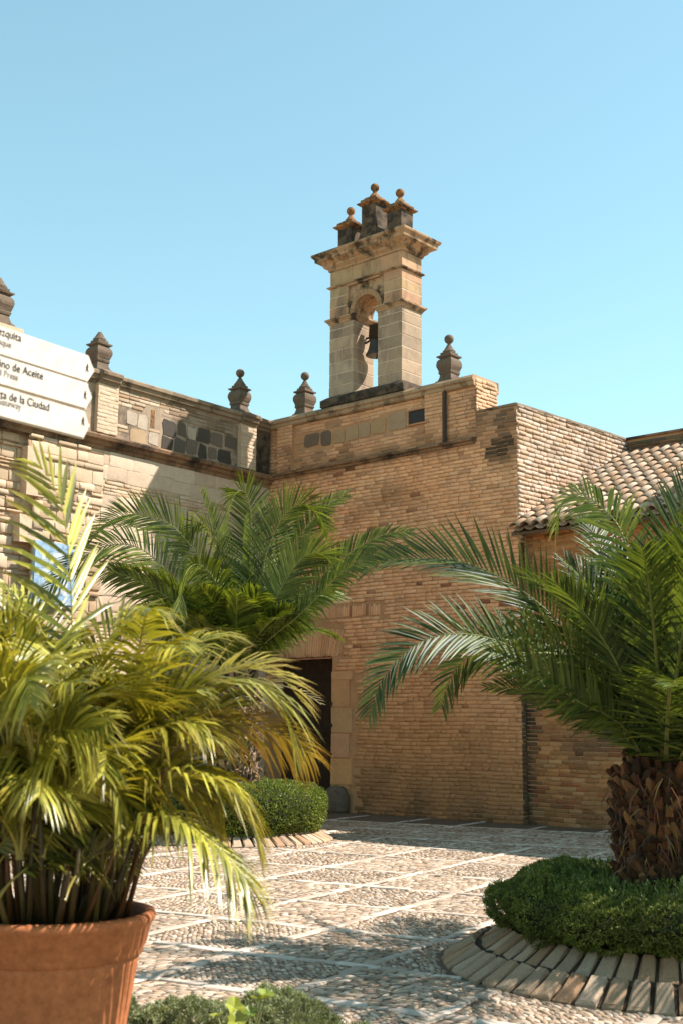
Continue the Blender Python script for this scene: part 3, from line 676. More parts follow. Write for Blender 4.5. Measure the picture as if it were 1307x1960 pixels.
# string course and frieze
MB().rect_profile(X0, X1, D0, D1, [(0, AT), (.0, AT + .012), (.05, AT + .03), (.05, AT + .055), (0, AT + .075)], j=.002).build('string_course', M['gable_cornice'], BG)
FZ0, FZ1 = AT + .075, 10.72
for xa, xb in ((X0, 2.2), (2.2, 2.95), (2.95, X1)): block('frieze_block', xa, xb, D0, D1, FZ0, FZ1, BG, c=tuple(v * rng.uniform(.95, 1.1) for v in (.45, .31, .19)))
MB().box(X0 + .01, X1 - .01, D0 + .01, D1 - .01, FZ0, FZ1).build('frieze_core', M['gable_core'], BG)
CT = 11.08
cor = MB().rect_profile(X0, X1, D0, D1, [(0, FZ1), (.02, FZ1 + .005), (.035, FZ1 + .05), (.09, FZ1 + .09), (.11, FZ1 + .125), (.20, FZ1 + .19), (.225, FZ1 + .20), (.235, FZ1 + .265), (.275, FZ1 + .305), (.285, FZ1 + .345), (.275, CT), (.03, CT + .10)], j=.006).build('cornice', M['gable_cornice'], BG)
MB().rect_profile(X0, X1, D0, D1, [(.26, CT + .008), (.02, CT + .112), (.0, CT + .12)], j=.008).build('weathered_top', M['gable_dark'], BG)
def pedestal(qc, bz, hw, h, nm):
    b = .33; top = bz + h
    MB().rect_profile(qc, qc, b, b, [(hw + .02, bz), (hw + .02, bz + .03), (hw, bz + .05), (hw, top)], j=.005).build(nm, M['gable_dark'], BG)
    MB().rect_profile(qc, qc, b, b, [(hw - .01, top - .005), (hw + .02, top + .01), (hw + .07, top + .045), (hw + .075, top + .065), (hw + .02, top + .075), (hw + .015, top + .14), (hw - .02, top + .155), (hw - .05, top + .20)], j=.004).build('pedestal_cap', M['lichen_stone'], BG)
    MB().lathe([(hw - .05, top + .19), (.10, top + .25), (.05, top + .32), (.032, top + .36)], 12, (qc, b, 0)).build('finial_cone', M['lichen_stone'], BG)
    MB().sphere(.09, (qc, b, top + .435), 16, 10).build('finial_ball', M['lichen_stone'], BG, True)
PB = CT + .10
pedestal(1.88, PB, .18, .48, 'side_pedestal'); pedestal(3.19, PB, .18, .48, 'side_pedestal'); pedestal(2.53, PB, .19, .80, 'centre_pedestal')
for sgn in (-1, 1):                              # concave scroll shoulders of the centre pedestal
    pts = [(2.53 + sgn * .18, PB), (2.53 + sgn * .42, PB)] + [(2.53 + sgn * (.18 + .24 * (1 - math.sin(t)) ** 1.1), PB + .60 * (1 - math.cos(t)) + .06) for t in np.linspace(0.0, math.pi / 2, 10)]
    MB().extrude(pts, .16, .50, 'y').build('scroll_shoulder', M['gable_dark'], BG)
# bell with headstock
bq, _ = fq(721, 665, .42); _, bz0 = fq(721, 681, .42)
BL = thing('church_bell', 'dark bronze bell hanging on a timber headstock inside the gable arch', 'bell', f_world(bq, .42, bz0), ROT_F)
MB().lathe([(.19, 0), (.225, .0), (.23, .02), (.205, .06), (.175, .13), (.155, .22), (.145, .28), (.125, .325), (.07, .35), (.02, .355)], 24).build('bell_body', M['bronze'], BL, True)
hs = MB(); hs.extrude([(-.06, .36), (.06, .36), (.075, .45), (.055, .66), (-.055, .66), (-.075, .45)], -.16, .16, 'x'); hs.build('headstock', M['wood_dark'], BL)
MB().tube([(-.46, 0, .42), (.46, 0, .42)], .022, 8).build('axle', M['iron'], BL)
MB().tube([(0, 0, .3), (.01, 0, .05), (.012, 0, -.06)], [.012, .015, .032], 8).build('clapper', M['iron'], BL)
MB().tube([(-.27, -.05, .30), (-.2, -.02, .34), (-.1, .0, .40)], .022, 6).build('bracket', M['iron'], BL)

# ================================================================== COURTYARD GROUND
GU, GV = az(29.3), az(119.3)
U_LINES = [4.95, 6.18, 7.17, 8.33, 9.55, 10.75, 11.95, 13.38, 14.6, 15.8, 17.0, 18.2]
V_LINES = [.3, -.8, -1.85, -2.85, -3.82, -4.78, -5.78, -6.88, -8.08, -9.2, -10.4, -11.6, -12.8]
gr = tag(MB().add([(-400, -400, 0), (400, -400, 0), (400, 400, 0), (-400, 400, 0)], [(0, 1, 2, 3)]).build('ground', M['pale_ground']), kind='structure')
tag(MB().add([(-1.9, 2.6, .004), (2.2, 2.6, .004), (12, 23, .004), (-14, 23, .004)], [(0, 1, 2, 3)]).build('cobble_bedding', M['ground'], gr), kind='structure')
gr['label'] = 'courtyard ground paved with river pebbles between pale stone strips'
BED_R, BED_L, BED_RAD = (2.2, 8.3), (-1.5, 17.4), (1.51, 1.44)
def in_bed(x, y, m=0.): return math.hypot(x - BED_R[0], y - BED_R[1]) < BED_RAD[0] + m or math.hypot(x - BED_L[0], y - BED_L[1]) < BED_RAD[1] + m
def in_wall(x, y):
    p = np.array([x, y, 0]) - CN; return (p @ NF) < .02 or (p @ NL) < .02
def in_view(x, y, m=260):
    if y < 3.0: return False
    px, py, w_ = proj((x, y, 0)); return -m - 300 < px < 1307 + m and py < 2150
def in_soil(x, y): return ((x + .95) / 1.5) ** 2 + ((y - 4.55) / 1.22) ** 2 < 1
UV = lambda u, v: GU * u + GV * v
rng = random.Random(5)
# pale strips: one flat stone after another along every line
slabs = []
for fam, lines, rngs in (('v', V_LINES, (4.0, 19.5)), ('u', U_LINES, (-13., 1.2))):
    for L0 in lines:
        t = rngs[0]
        while t < rngs[1]:
            L = rng.uniform(.16, .36); c = L0 + rng.uniform(-.012, .012)
            P = UV(t + L / 2, c) if fam == 'v' else UV(c, t + L / 2)
            if in_view(P[0], P[1]) and not in_bed(P[0], P[1], .05) and not in_wall(P[0], P[1]) and not in_soil(P[0], P[1]):
                ang_ = math.atan2(GU[1], GU[0]) if fam == 'v' else math.atan2(GV[1], GV[0])
                slabs.append((P[0], P[1], ang_ + rng.uniform(-.05, .05), L - .012, rng.uniform(.055, .085), rng.uniform(.012, .02)))
            t += L
def slab_t(rng):
    V = []
    for (z, i) in ((-.6, 0), (.7, 0), (1, .1)):
        for (x, y) in ((-.5, -.5), (0, -.52), (.5, -.5), (.52, 0), (.5, .5), (0, .5), (-.5, .5), (-.52, 0)):
            V.append((x * (1 - i * .6) + rng.uniform(-.03, .03), y * (1 - 2 * i) + rng.uniform(-.04, .04), z))
    Fq_ = [(8 * k + i, 8 * k + (i + 1) % 8, 8 * k + 8 + (i + 1) % 8, 8 * k + 8 + i) for k in range(2) for i in range(8)]
    return np.array(V), np.array(Fq_), np.array([[16 + i for i in range(8)]])
ST = [slab_t(rng) for _ in range(6)]
S_ME = []
for V, Fq_, Ft in ST:
    me = mesh_np('paving_slab', V, [Fq_, Ft]); me.materials.append(M['slab']); S_ME.append(me)
def scol():
    c = rng.choice([(.56, .49, .42), (.62, .56, .49), (.50, .43, .36), (.58, .51, .44), (.46, .39, .32)]); k = rng.uniform(.85, 1.08); return tuple(v * k for v in c)
def vis_key(x, y):
    px, py, w_ = proj((x, y, .02)); return w_ if 0 < px < 1307 and py < 1960 else 1e3 + w_
slabs.sort(key=lambda s: vis_key(s[0], s[1]))
VV, FQ, FT, CC, n = [], [], [], [], 0
for i, (x, y, a, L, W, h) in enumerate(slabs):
    c = scol()
    if i < 300: inst('paving_slab', S_ME[i % 6], gr, (x, y, 0), (rng.uniform(-.03, .03), rng.uniform(-.03, .03), a), (L, W, h), c)
    else:
        V, Fq_, Ft = ST[i % 6]; P = V * np.array([L, W, h]); R_ = np.array([[math.cos(a), -math.sin(a), 0], [math.sin(a), math.cos(a), 0], [0, 0, 1]])
        VV.append(P @ R_.T + np.array([x, y, 0])); FQ.append(Fq_ + n); FT.append(Ft + n); CC.append(np.repeat([c], len(V), 0)); n += len(V)
me = mesh_np('far_slabs', np.concatenate(VV), [np.concatenate(FQ), np.concatenate(FT)], np.concatenate(CC)); me.materials.append(M['slab_attr'])
tag(link(bpy.data.objects.new('paving_strips', me), gr), kind='stuff')
# river pebbles set on edge
def peb_t(rng, seg, rings):
    V = []; rr = rings
    for k in range(rr):
        th = (math.pi / 2) * k / rr; r_ = math.cos(th) ** .75; z = math.sin(th)
        for i in range(seg):
            a = 2 * math.pi * i / seg; j = 1 + .09 * math.sin(2 * a + rng.random() * 6) + rng.uniform(-.05, .05)
            V.append((.5 * r_ * math.cos(a) * j, .5 * r_ * math.sin(a) * j, z))
    V.append((rng.uniform(-.05, .05), rng.uniform(-.05, .05), 1.02))
    Fq_ = [(seg * k + i, seg * k + (i + 1) % seg, seg * k + seg + (i + 1) % seg, seg * k + seg + i) for k in range(rr - 1) for i in range(seg)]
    top = len(V) - 1; Ft = [(seg * (rr - 1) + i, seg * (rr - 1) + (i + 1) % seg, top) for i in range(seg)]
    return np.array(V), np.array(Fq_), np.array(Ft)
PT_N = [peb_t(rng, 10, 3) for _ in range(6)]; PT_F = [peb_t(rng, 7, 2) for _ in range(5)]
def seg_of(v, lines):
    ls = sorted(lines); k = 0
    while k < len(ls) and ls[k] < v: k += 1
    return k, (min(abs(v - l) for l in ls))
pebs = []
def fill(u0, u1, v0, v1, k):
    uc, vc = (u0 + u1) / 2, (v0 + v1) / 2; P = UV(uc, vc)
    if not in_view(P[0], P[1], 420): return
    dist = math.hypot(P[0], P[1]); f_ = 1. if dist < 10 else (1.12 if dist < 14 else 1.35)
    th = math.radians((45 if k % 2 else -45) + rng.uniform(-14, 14)); ca, sa = math.cos(th), math.sin(th)
    R_ = .75 * math.hypot(u1 - u0, v1 - v0); b = -R_; row = 0
    sl, sw = .078 * f_, .034 * f_
    while b < R_:
        w_ = sw * rng.uniform(.8, 1.25); a = -R_ + rng.uniform(0, sl)
        while a < R_:
            l_ = sl * rng.choice((.65, .85, 1, 1, 1.2, 1.4)) * rng.uniform(.9, 1.1)
            bend = .05 * math.sin((a + R_) * 4 + k)
            uu = uc + ca * (a + l_ / 2) - sa * (b + bend); vv = vc + sa * (a + l_ / 2) + ca * (b + bend)
            if u0 + .045 < uu < u1 - .045 and v0 + .045 < vv < v1 - .045:
                Q = UV(uu, vv)
                if in_view(Q[0], Q[1], 330) and not in_bed(Q[0], Q[1], .03) and not in_wall(Q[0], Q[1]) and not in_soil(Q[0], Q[1]):
                    ga = math.atan2(GU[1], GU[0])
                    ang_ = ga - th + rng.uniform(-.25, .25)
                    pebs.append((Q[0], Q[1], ang_, l_ * rng.uniform(.98, 1.15), w_ * rng.uniform(1.0, 1.25), rng.uniform(.006, .016)))
            a += l_
        b += w_; row += 1
us = sorted(U_LINES); vs = sorted(V_LINES)
for i in range(len(us) - 1):
    for j in range(len(vs) - 1): fill(us[i], us[i + 1], vs[j], vs[j + 1], i + j)
PEB = (.99, .97, .94) * np.array([(.42, .335, .26), (.36, .27, .195), (.48, .40, .325), (.33, .26, .20), (.52, .44, .365), (.40, .295, .205), (.26, .20, .155), (.46, .355, .26), (.55, .475, .40)])
PEB_ME = []
for V, Fq_, Ft in PT_N:
    me = mesh_np('pebble', V, [Fq_, Ft], None, True); me.materials.append(M['pebble_obj']); PEB_ME.append(me)
pebs.sort(key=lambda s: vis_key(s[0], s[1]))
A = np.array(pebs)
cols = PEB[NR.integers(0, len(PEB), len(A))] * NR.uniform(.8, 1.12, (len(A), 1))
for i in range(300):
    x, y, a, L, W, h = pebs[i]; inst('pebble', PEB_ME[i % 6], gr, (x, y, 0), (rng.uniform(-.12, .12), rng.uniform(-.12, .12), a), (L, W, h), cols[i])
def batch(T, idx, name, mat, smooth):
    VV, FQ, FT, CC, n = [], [], [], [], 0
    for k, (V, Fq_, Ft) in enumerate(T):
        sel = idx[k::len(T)]; m = len(sel)
        if not m: continue
        S = A[sel]; ca, sa = np.cos(S[:, 2]), np.sin(S[:, 2]); tx, ty = NR.uniform(-.12, .12, m), NR.uniform(-.12, .12, m)
        X = V[None, :, 0] * S[:, 3:4]; Y = V[None, :, 1] * S[:, 4:5]; Z = V[None, :, 2] * S[:, 5:6] + X * tx[:, None] + Y * ty[:, None]
        P = np.stack([X * ca[:, None] - Y * sa[:, None] + S[:, 0:1], X * sa[:, None] + Y * ca[:, None] + S[:, 1:2], Z], -1).reshape(-1, 3)
        nv_ = len(V); offs = (n + np.arange(m) * nv_)[:, None, None]
        VV.append(P); FQ.append((Fq_[None] + offs).reshape(-1, 4)); FT.append((Ft[None] + offs).reshape(-1, 3)); CC.append(np.repeat(cols[sel], nv_, 0)); n += m * nv_
    me = mesh_np(name, np.concatenate(VV), [np.concatenate(FQ), np.concatenate(FT)], np.concatenate(CC), smooth); me.materials.append(M[mat])
    return tag(link(bpy.data.objects.new(name, me), gr), kind='stuff')
dist = np.hypot(A[:, 0], A[:, 1]); ids = np.arange(len(A)); rest = ids >= 300
batch(PT_N, ids[rest & (dist < 10.5)], 'pebbles', 'pebble_attr', True)
batch(PT_F, ids[rest & (dist >= 10.5)], 'pebbles', 'pebble_attr', True)
NPEB = len(A)
# soil of the near flower bed
sb = MB(); n = 40; sb.add([(-.95 + 1.5 * math.cos(2 * math.pi * i / n) * (1 + .04 * math.sin(5 * i)), 4.55 + 1.22 * math.sin(2 * math.pi * i / n), .02) for i in range(n)] + [(-.95, 4.55, .06)], [(i, (i + 1) % n, n) for i in range(n)])
so = sb.build('flower_bed_soil', M['soil'], None); tag(so, kind='structure')

# ================================================================== ROUND PLANTING BEDS
def round_bed(label, c, R, nn, h, bright):
    t = thing('planting_bed', label, 'planting bed', (*c, 0), 0., 'round planting beds')
    r0, r1, r2 = R, R - .235, R - .45
    z0, z1, z2 = .03, .03 + h * .5, .03 + h
    MB().lathe([(r0 - .01, .0), (r0 - .012, z0 - .02), (r1, z1 - .018), (r2, z2 - .018), (.02, z2 + .02)], 72).build('mound', M['soil'], t)
    for (ra, rb, za, zb, n_) in ((r0, r1 + .016, z0, z1, nn), (r1 - .02, r2, z1 + .004, z2, nn - 4)):
        off = rng.random()
        for i in range(n_):
            g = rng.uniform(.05, .085)
            a0 = 2 * math.pi * (i + off + g + rng.uniform(0, .03)) / n_; a1 = 2 * math.pi * (i + 1 + off - g) / n_
            am = (a0 + a1) / 2; j = lambda s=.006: rng.uniform(-s, s) * 1.25
            V = []
            for (dz, ins) in ((-.06, 0), (-.012, .002), (.006, .019)):
                for (r_, a, z) in ((ra - ins, a0 + ins * .7, za), (ra - ins, a1 - ins * .7, za), (rb + ins, a1 - ins * .7, zb), (rb + ins, a0 + ins * .7, zb)):
                    V.append(((r_ + j(.008)) * math.cos(a + j(.004)), (r_ + j(.008)) * math.sin(a + j(.004)), z + dz + j(.004)))
            b = MB().add(V, [(4 * k + q, 4 * k + (q + 1) % 4, 4 * k + 4 + (q + 1) % 4, 4 * k + 4 + q) for k in range(2) for q in range(4)] + [(8, 9, 10, 11)])
            # keep only stones that can be seen from around the camera's side
            o = b.build('paver', M['paver'], t); k = rng.uniform(.82, 1.12) * bright; cc = rng.choice([(.38, .265, .175), (.41, .305, .215), (.34, .22, .135), (.43, .335, .25), (.36, .27, .19)]); o.color = (*[v * k for v in cc], 1)
    return t
round_bed('round bed edged with two courses of sloping pavers, under the spreading hedge', BED_R, BED_RAD[0], 66, .20, 1.)
round_bed('round bed edged with pale pavers round the clipped hedge by the doorway', BED_L, BED_RAD[1], 60, .16, 1.2)

# ================================================================== PALMS
def catmull(P, n):
    P = [np.asarray(p, float) for p in P]; P = [2 * P[0] - P[1]] + P + [2 * P[-1] - P[-2]]; out = []
    segs = len(P) - 3
    for i in range(n):
        t = i / (n - 1) * segs; k = min(int(t), segs - 1); f = t - k; a, b, c, d = P[k:k + 4]
        out.append(.5 * ((2 * b) + (c - a) * f + (2 * a - 5 * b + 4 * c - d) * f * f + (3 * b - a - 3 * c + d) * f ** 3))
    L = np.concatenate([[0], np.cumsum([np.linalg.norm(out[i + 1] - out[i]) for i in range(n - 1)])])   # even spacing
    s = np.linspace(0, L[-1], n); O = np.array(out)
    return np.stack([np.interp(s, L, O[:, k]) for k in range(3)], 1), L[-1]
def unit(v): return v / (np.linalg.norm(v) + 1e-9)
def frond(parent, pts, rng, lmax=.5, width=.026, pairs=55, bare=.12, vang=28, droop=.12, c0=(.075, .12, .022), c1=(.13, .18, .04), rach=(.20, .20, .06), r0=.022, tip=None, tipmix=.25, mat='leaf', a0=66, a1=30, name='frond', twist=0., vjit=9.):
    P, L = catmull(pts, 40); V, F4, F3, C = [], [], [], []
    T = np.gradient(P, axis=0); T /= np.linalg.norm(T, axis=1)[:, None]
    # one frame for the whole leaf: side is horizontal, normal looks up/outward
    ch = P[-1] - P[0]; hd = unit(np.array([ch[0], ch[1], 0.])) if np.hypot(ch[0], ch[1]) > .05 else az(rng.uniform(0, 360))
    S0 = np.array([-hd[1], hd[0], 0.])
    tw = math.radians(twist)
    # rachis
    nR = 6
    for i in range(40):
        t = i / 39; r = r0 * (1 - .85 * t + 1.3 * max(0., 1 - t * 7) ** 2); s = S0; nn_ = unit(np.cross(T[i], s)) if abs(T[i] @ s) < .98 else np.array([0, 0, 1.])
        for k in range(nR):
            a = 2 * math.pi * k / nR; V.append(P[i] + s * (r * math.cos(a)) + nn_ * (r * .7 * math.sin(a))); C.append(mixc(rach, c1, t * .6))
    for i in range(39):
        for k in range(nR): A_, B_ = i * nR + k, i * nR + (k + 1) % nR; F4.append((A_, B_, B_ + nR, A_ + nR))
    for side in (-1, 1):
        for j in range(pairs):
            t = bare + (1 - bare) * ((j + rng.uniform(-.3, .3) + (.5 if side > 0 else 0)) / pairs); t = min(max(t, bare), .995)
            x = t * 39; i = min(int(x), 38); f = x - i; p = P[i] * (1 - f) + P[i + 1] * f; Tt = unit(T[i] * (1 - f) + T[i + 1] * f)
            u = (t - bare) / (1 - bare)
            ln = lmax * (min(1, .45 + 2.6 * u) if u < .25 else (1. if u < .55 else 1 - .68 * ((u - .55) / .45) ** 1.4)) * rng.uniform(.88, 1.1)
            N = unit(np.cross(Tt, S0)); N = N if N @ np.array([-hd[0] * .2, -hd[1] * .2, 1]) > 0 or abs(N[2]) < .02 else -N
            S = unit(S0 * math.cos(tw) + N * math.sin(tw)); Nn = unit(N * math.cos(tw) - S0 * math.sin(tw))
            a = math.radians(a0 + (a1 - a0) * u + rng.uniform(-5, 5)); vj = vjit * (2.2 if u < .3 else .8); b = math.radians(vang + rng.uniform(-vj, vj))
            d = unit(Tt * math.cos(a) + (S * side * math.cos(b) + Nn * math.sin(b)) * math.sin(a))
            w = width * (1 if u < .7 else 1 - .4 * (u - .7) / .3) * rng.uniform(.85, 1.1)
            wd = unit(np.cross(d, Nn)); up_ = unit(np.cross(wd, d)); up_ = up_ if up_[2] > 0 else -up_
            dr = droop * rng.uniform(.6, 1.5)
            c = mixc(c0, c1, rng.random()); k = rng.uniform(.8, 1.2); c = tuple(v * k for v in c); ct = mixc(c, tip, tipmix * rng.uniform(0, 2)) if tip else c
            n0 = len(V)
            for (s_, ws, cc) in ((0, .45, c), (.3, 1., c), (.65, .8, mixc(c, ct, .35))):
                q = p + d * (ln * s_) - np.array([0, 0, 1.]) * (dr * ln * s_ ** 2.2)
                V += [q + wd * (w * .5 * ws) + up_ * (w * .22 * ws), q, q - wd * (w * .5 * ws) + up_ * (w * .22 * ws)]; C += [cc, cc, cc]
            V.append(p + d * ln - np.array([0, 0, 1.]) * (dr * ln * 1.15)); C.append(ct)
            for s_ in range(2):
                o = n0 + 3 * s_; F4 += [(o, o + 1, o + 4, o + 3), (o + 1, o + 2, o + 5, o + 4)]
            F3 += [(n0 + 6, n0 + 7, n0 + 9), (n0 + 7, n0 + 8, n0 + 9)]
    me = mesh_np(name, np.array(V), [np.array(F4), np.array(F3)], np.array(C)); me.materials.append(M[mat])
    return link(bpy.data.objects.new(name, me), parent)
def free_spine(base, azim, elev, length, fall, n=7, start=.0):
    """a leaf that leaves at elev degrees and bends down by fall degrees along its length"""
    p = np.array(base, float); out = [p.copy()]; h = az(azim)
    for i in range(n - 1):
        e = math.radians(elev - fall * ((i + .5) / (n - 1)) ** 1.35); p = p + (h * math.cos(e) + np.array([0, 0, math.sin(e)])) * (length / (n - 1)); out.append(p.copy())
    return out
def px_spine(base, axis, azim, pix):
    """photo pixels of a leaf's midrib met by the vertical plane through the palm's axis at its azimuth"""
    n = np.array([math.cos(math.radians(azim)), -math.sin(math.radians(azim)), 0.])
    return [np.array(base, float)] + [on_plane(x, y, np.array([axis[0], axis[1], 0.]), n) - np.array([axis[0], axis[1], 0]) for x, y in pix]
def palm_trunk(t, r, z0, z1, n, boots_col, rng, up=.9, blen=.17):
    prof = [(r * .9, z0), (r * .97, z0 + (z1 - z0) * .3), (r, z0 + (z1 - z0) * .7), (r * .92, z1), (r * .6, z1 + .08), (r * .25, z1 + .22)]
    tr = MB().lathe(prof, 20).build('trunk', M['bark'], t)
    # cut leaf bases: wedge with a sawn end
    def boot(k):
        q = random.Random(k); V = [(-.5, 0, 0), (.5, 0, 0), (.42, .55, .35), (-.42, .55, .35), (-.5, 0, .5), (.5, 0, .5), (.30, .95, 1.0), (-.30, .95, 1.0), (.24, .62, 1.12), (-.24, .62, 1.12)]
        V = [tuple(c + q.uniform(-.11, .11) for c in v) for v in V]
        me = MB().add(V, [(0, 1, 2, 3), (3, 2, 6, 7), (7, 6, 8, 9), (9, 8, 5, 4), (0, 3, 7, 9, 4), (1, 5, 8, 6, 2)]).mesh('leaf_base'); me.materials.append(M['boot']); return me
    bm_ = [boot(k) for k in range(5)]; base = np.array(t.location); rows = []
    for i in range(n):
        f = (i + .5) / n; a = i * 2.39996; z = z0 + (z1 + .13 - z0) * f; rr = r * (.9 + .1 * min(1, 2 * f)) * (1 - .55 * max(0, (z - z1) / .13))
        rows.append((rr, a, z, -(math.cos(a) * base[0] + math.sin(a) * base[1])))
    front = set(sorted(range(n), key=lambda q: -rows[q][3])[:290]); fld = MB()
    for i, (rr, a, z, _) in enumerate(rows):
        c = rng.choice(boots_col); k = rng.uniform(.7, 1.25); c = tuple(v * k for v in c)
        loc = (rr * .93 * math.cos(a), rr * .93 * math.sin(a), z - .05); rot = (rng.uniform(-.4, .3), rng.uniform(-.35, .35), a - math.pi / 2 + rng.uniform(-.35, .35))
        sc_ = (blen * .62 * rng.uniform(.65, 1.3), blen * .62 * rng.uniform(.6, 1.4), blen * rng.uniform(.7, 1.35))
        if i in front: inst('leaf_base', bm_[i % 5], tr, loc, rot, sc_, c)
        else:
            from mathutils import Euler
            Mx = Matrix.Translation(loc) @ Euler(rot).to_matrix().to_4x4() @ Matrix.Diagonal((*sc_, 1)); me = bm_[i % 5]
            fld.add([Mx @ v.co for v in me.vertices], [tuple(p.vertices) for p in me.polygons], c)
    if fld.v: tag(fld.build('leaf_bases', M['boot_field'], tr, fix=False), kind='stuff')
    fb = MB()
    for i in range(900):
        a = rng.uniform(0, 6.283); z = rng.uniform(z0 + .05, z1 + .02); rr = r * rng.uniform(.98, 1.22); L = rng.uniform(.06, .2); da = rng.uniform(-.25, .25)
        P3 = [np.array([rr * math.cos(a), rr * math.sin(a), z]), np.array([(rr + .03) * math.cos(a + da * .5), (rr + .03) * math.sin(a + da * .5), z - L * .35]), np.array([(rr + rng.uniform(-.02, .05)) * math.cos(a + da), (rr + .01) * math.sin(a + da), z - L])]
        w = np.array([-math.sin(a), math.cos(a), rng.uniform(-.4, .4)]) * rng.uniform(.0015, .005)
        fb.add([P3[0] - w, P3[0] + w, P3[1] - w, P3[1] + w, P3[2]], [(0, 1, 3, 2), (2, 3, 4)], tuple(v * rng.uniform(.6, 1.5) for v in rng.choice(boots_col)))
    fb.build('fibre', M['stem'], tr, fix=False)
    return tr

# ---- right palm: short trunk in the spreading hedge
rng = random.Random(77)
RP = thing('date_palm', 'date palm with short orange-brown trunk growing out of the spreading hedge', 'palm tree', (*BED_R, 0), 0., 'date palms')
palm_trunk(RP, .33, .2, 1.24, 620, [(.10, .042, .019), (.065, .03, .015), (.15, .062, .026), (.042, .023, .013), (.24, .12, .052)], rng, blen=.092)
GB = dict(c0=(.022, .040, .009), c1=(.105, .13, .026), rach=(.26, .25, .09))
cb = (0, 0, 1.22)
Rl = [  # azimuth, pixels from the crown outward, leaf kwargs
    (292, [(1185, 1345), (1130, 1262), (1060, 1182), (1000, 1132), (930, 1092), (850, 1070), (740, 1074), (702, 1094)], dict(lmax=.50, pairs=64, vang=38, droop=.05, tip=(.42, .2, .07), tipmix=.10)),
    (255, [(1170, 1372), (1090, 1310), (1010, 1255), (930, 1220), (860, 1214), (800, 1232), (737, 1290), (706, 1368)], dict(lmax=.40, pairs=62, vang=20, droop=.10)),
    (268, [(1180, 1330), (1100, 1255), (1040, 1228), (975, 1216), (920, 1216), (893, 1212)], dict(lmax=.38, pairs=52, vang=34, droop=.06, c0=(.09, .12, .02), c1=(.2, .2, .04))),
    (300, [(1195, 1385), (1120, 1330), (1040, 1285), (960, 1250), (905, 1252), (865, 1290), (842, 1355)], dict(lmax=.36, pairs=50, vang=14, droop=.14)),
    (282, [(1200, 1410), (1130, 1372), (1050, 1338), (985, 1318), (930, 1316)], dict(lmax=.24, pairs=30, vang=8, droop=.04, bare=.2, twist=40)),
    (318, [(1238, 1300), (1222, 1180), (1208, 1090), (1185, 1010), (1140, 962), (1100, 945), (1075, 965), (1062, 1015)], dict(lmax=.42, pairs=56, vang=10, droop=.25, c0=(.10, .13, .02), c1=(.22, .24, .05))),
    (62, [(1272, 1300), (1284, 1180), (1290, 1080), (1296, 1010), (1312, 940), (1335, 900)], dict(lmax=.50, pairs=58, vang=12, droop=.06)),
    (330, [(1246, 1300), (1232, 1190), (1212, 1110), (1182, 1072), (1150, 1080), (1120, 1115)], dict(lmax=.42, pairs=50, vang=5, droop=.15)),
    (250, [(1190, 1390), (1110, 1345), (1040, 1300), (980, 1262), (935, 1250)], dict(lmax=.34, pairs=40, vang=22, droop=.06, twist=45)),
]
for A_, pix, kw in Rl:
    h = az(A_) * .1; frond(RP, px_spine((h[0], h[1], cb[2]), BED_R, A_, pix), rng, **{**GB, **dict(width=.024, r0=.014, vjit=11, bare=.05, twist=rng.choice((-1, 1)) * rng.uniform(52, 74)), **kw, 'pairs': int(kw['pairs'] * 1.3)})
for k in range(54):
    A_ = (k * 137.5 + 20) % 360; e = 88 - 58 * (k / 54) ** .9 + rng.uniform(-6, 6)
    L = rng.uniform(1.9, 2.5)
    if 200 < A_ < 345:                                                    # the courtyard side is thinner: only young upright leaves
        if k > 14: continue
        L *= .7
    h = az(A_) * .08; frond(RP, free_spine((h[0], h[1], cb[2] + rng.uniform(-.05, .12)), A_, e, L, rng.uniform(35, 65)), rng, lmax=.44, pairs=72, width=.024, vjit=16, bare=.06, vang=rng.uniform(10, 35), droop=.1, r0=.017, twist=rng.uniform(-50, 50), **GB)
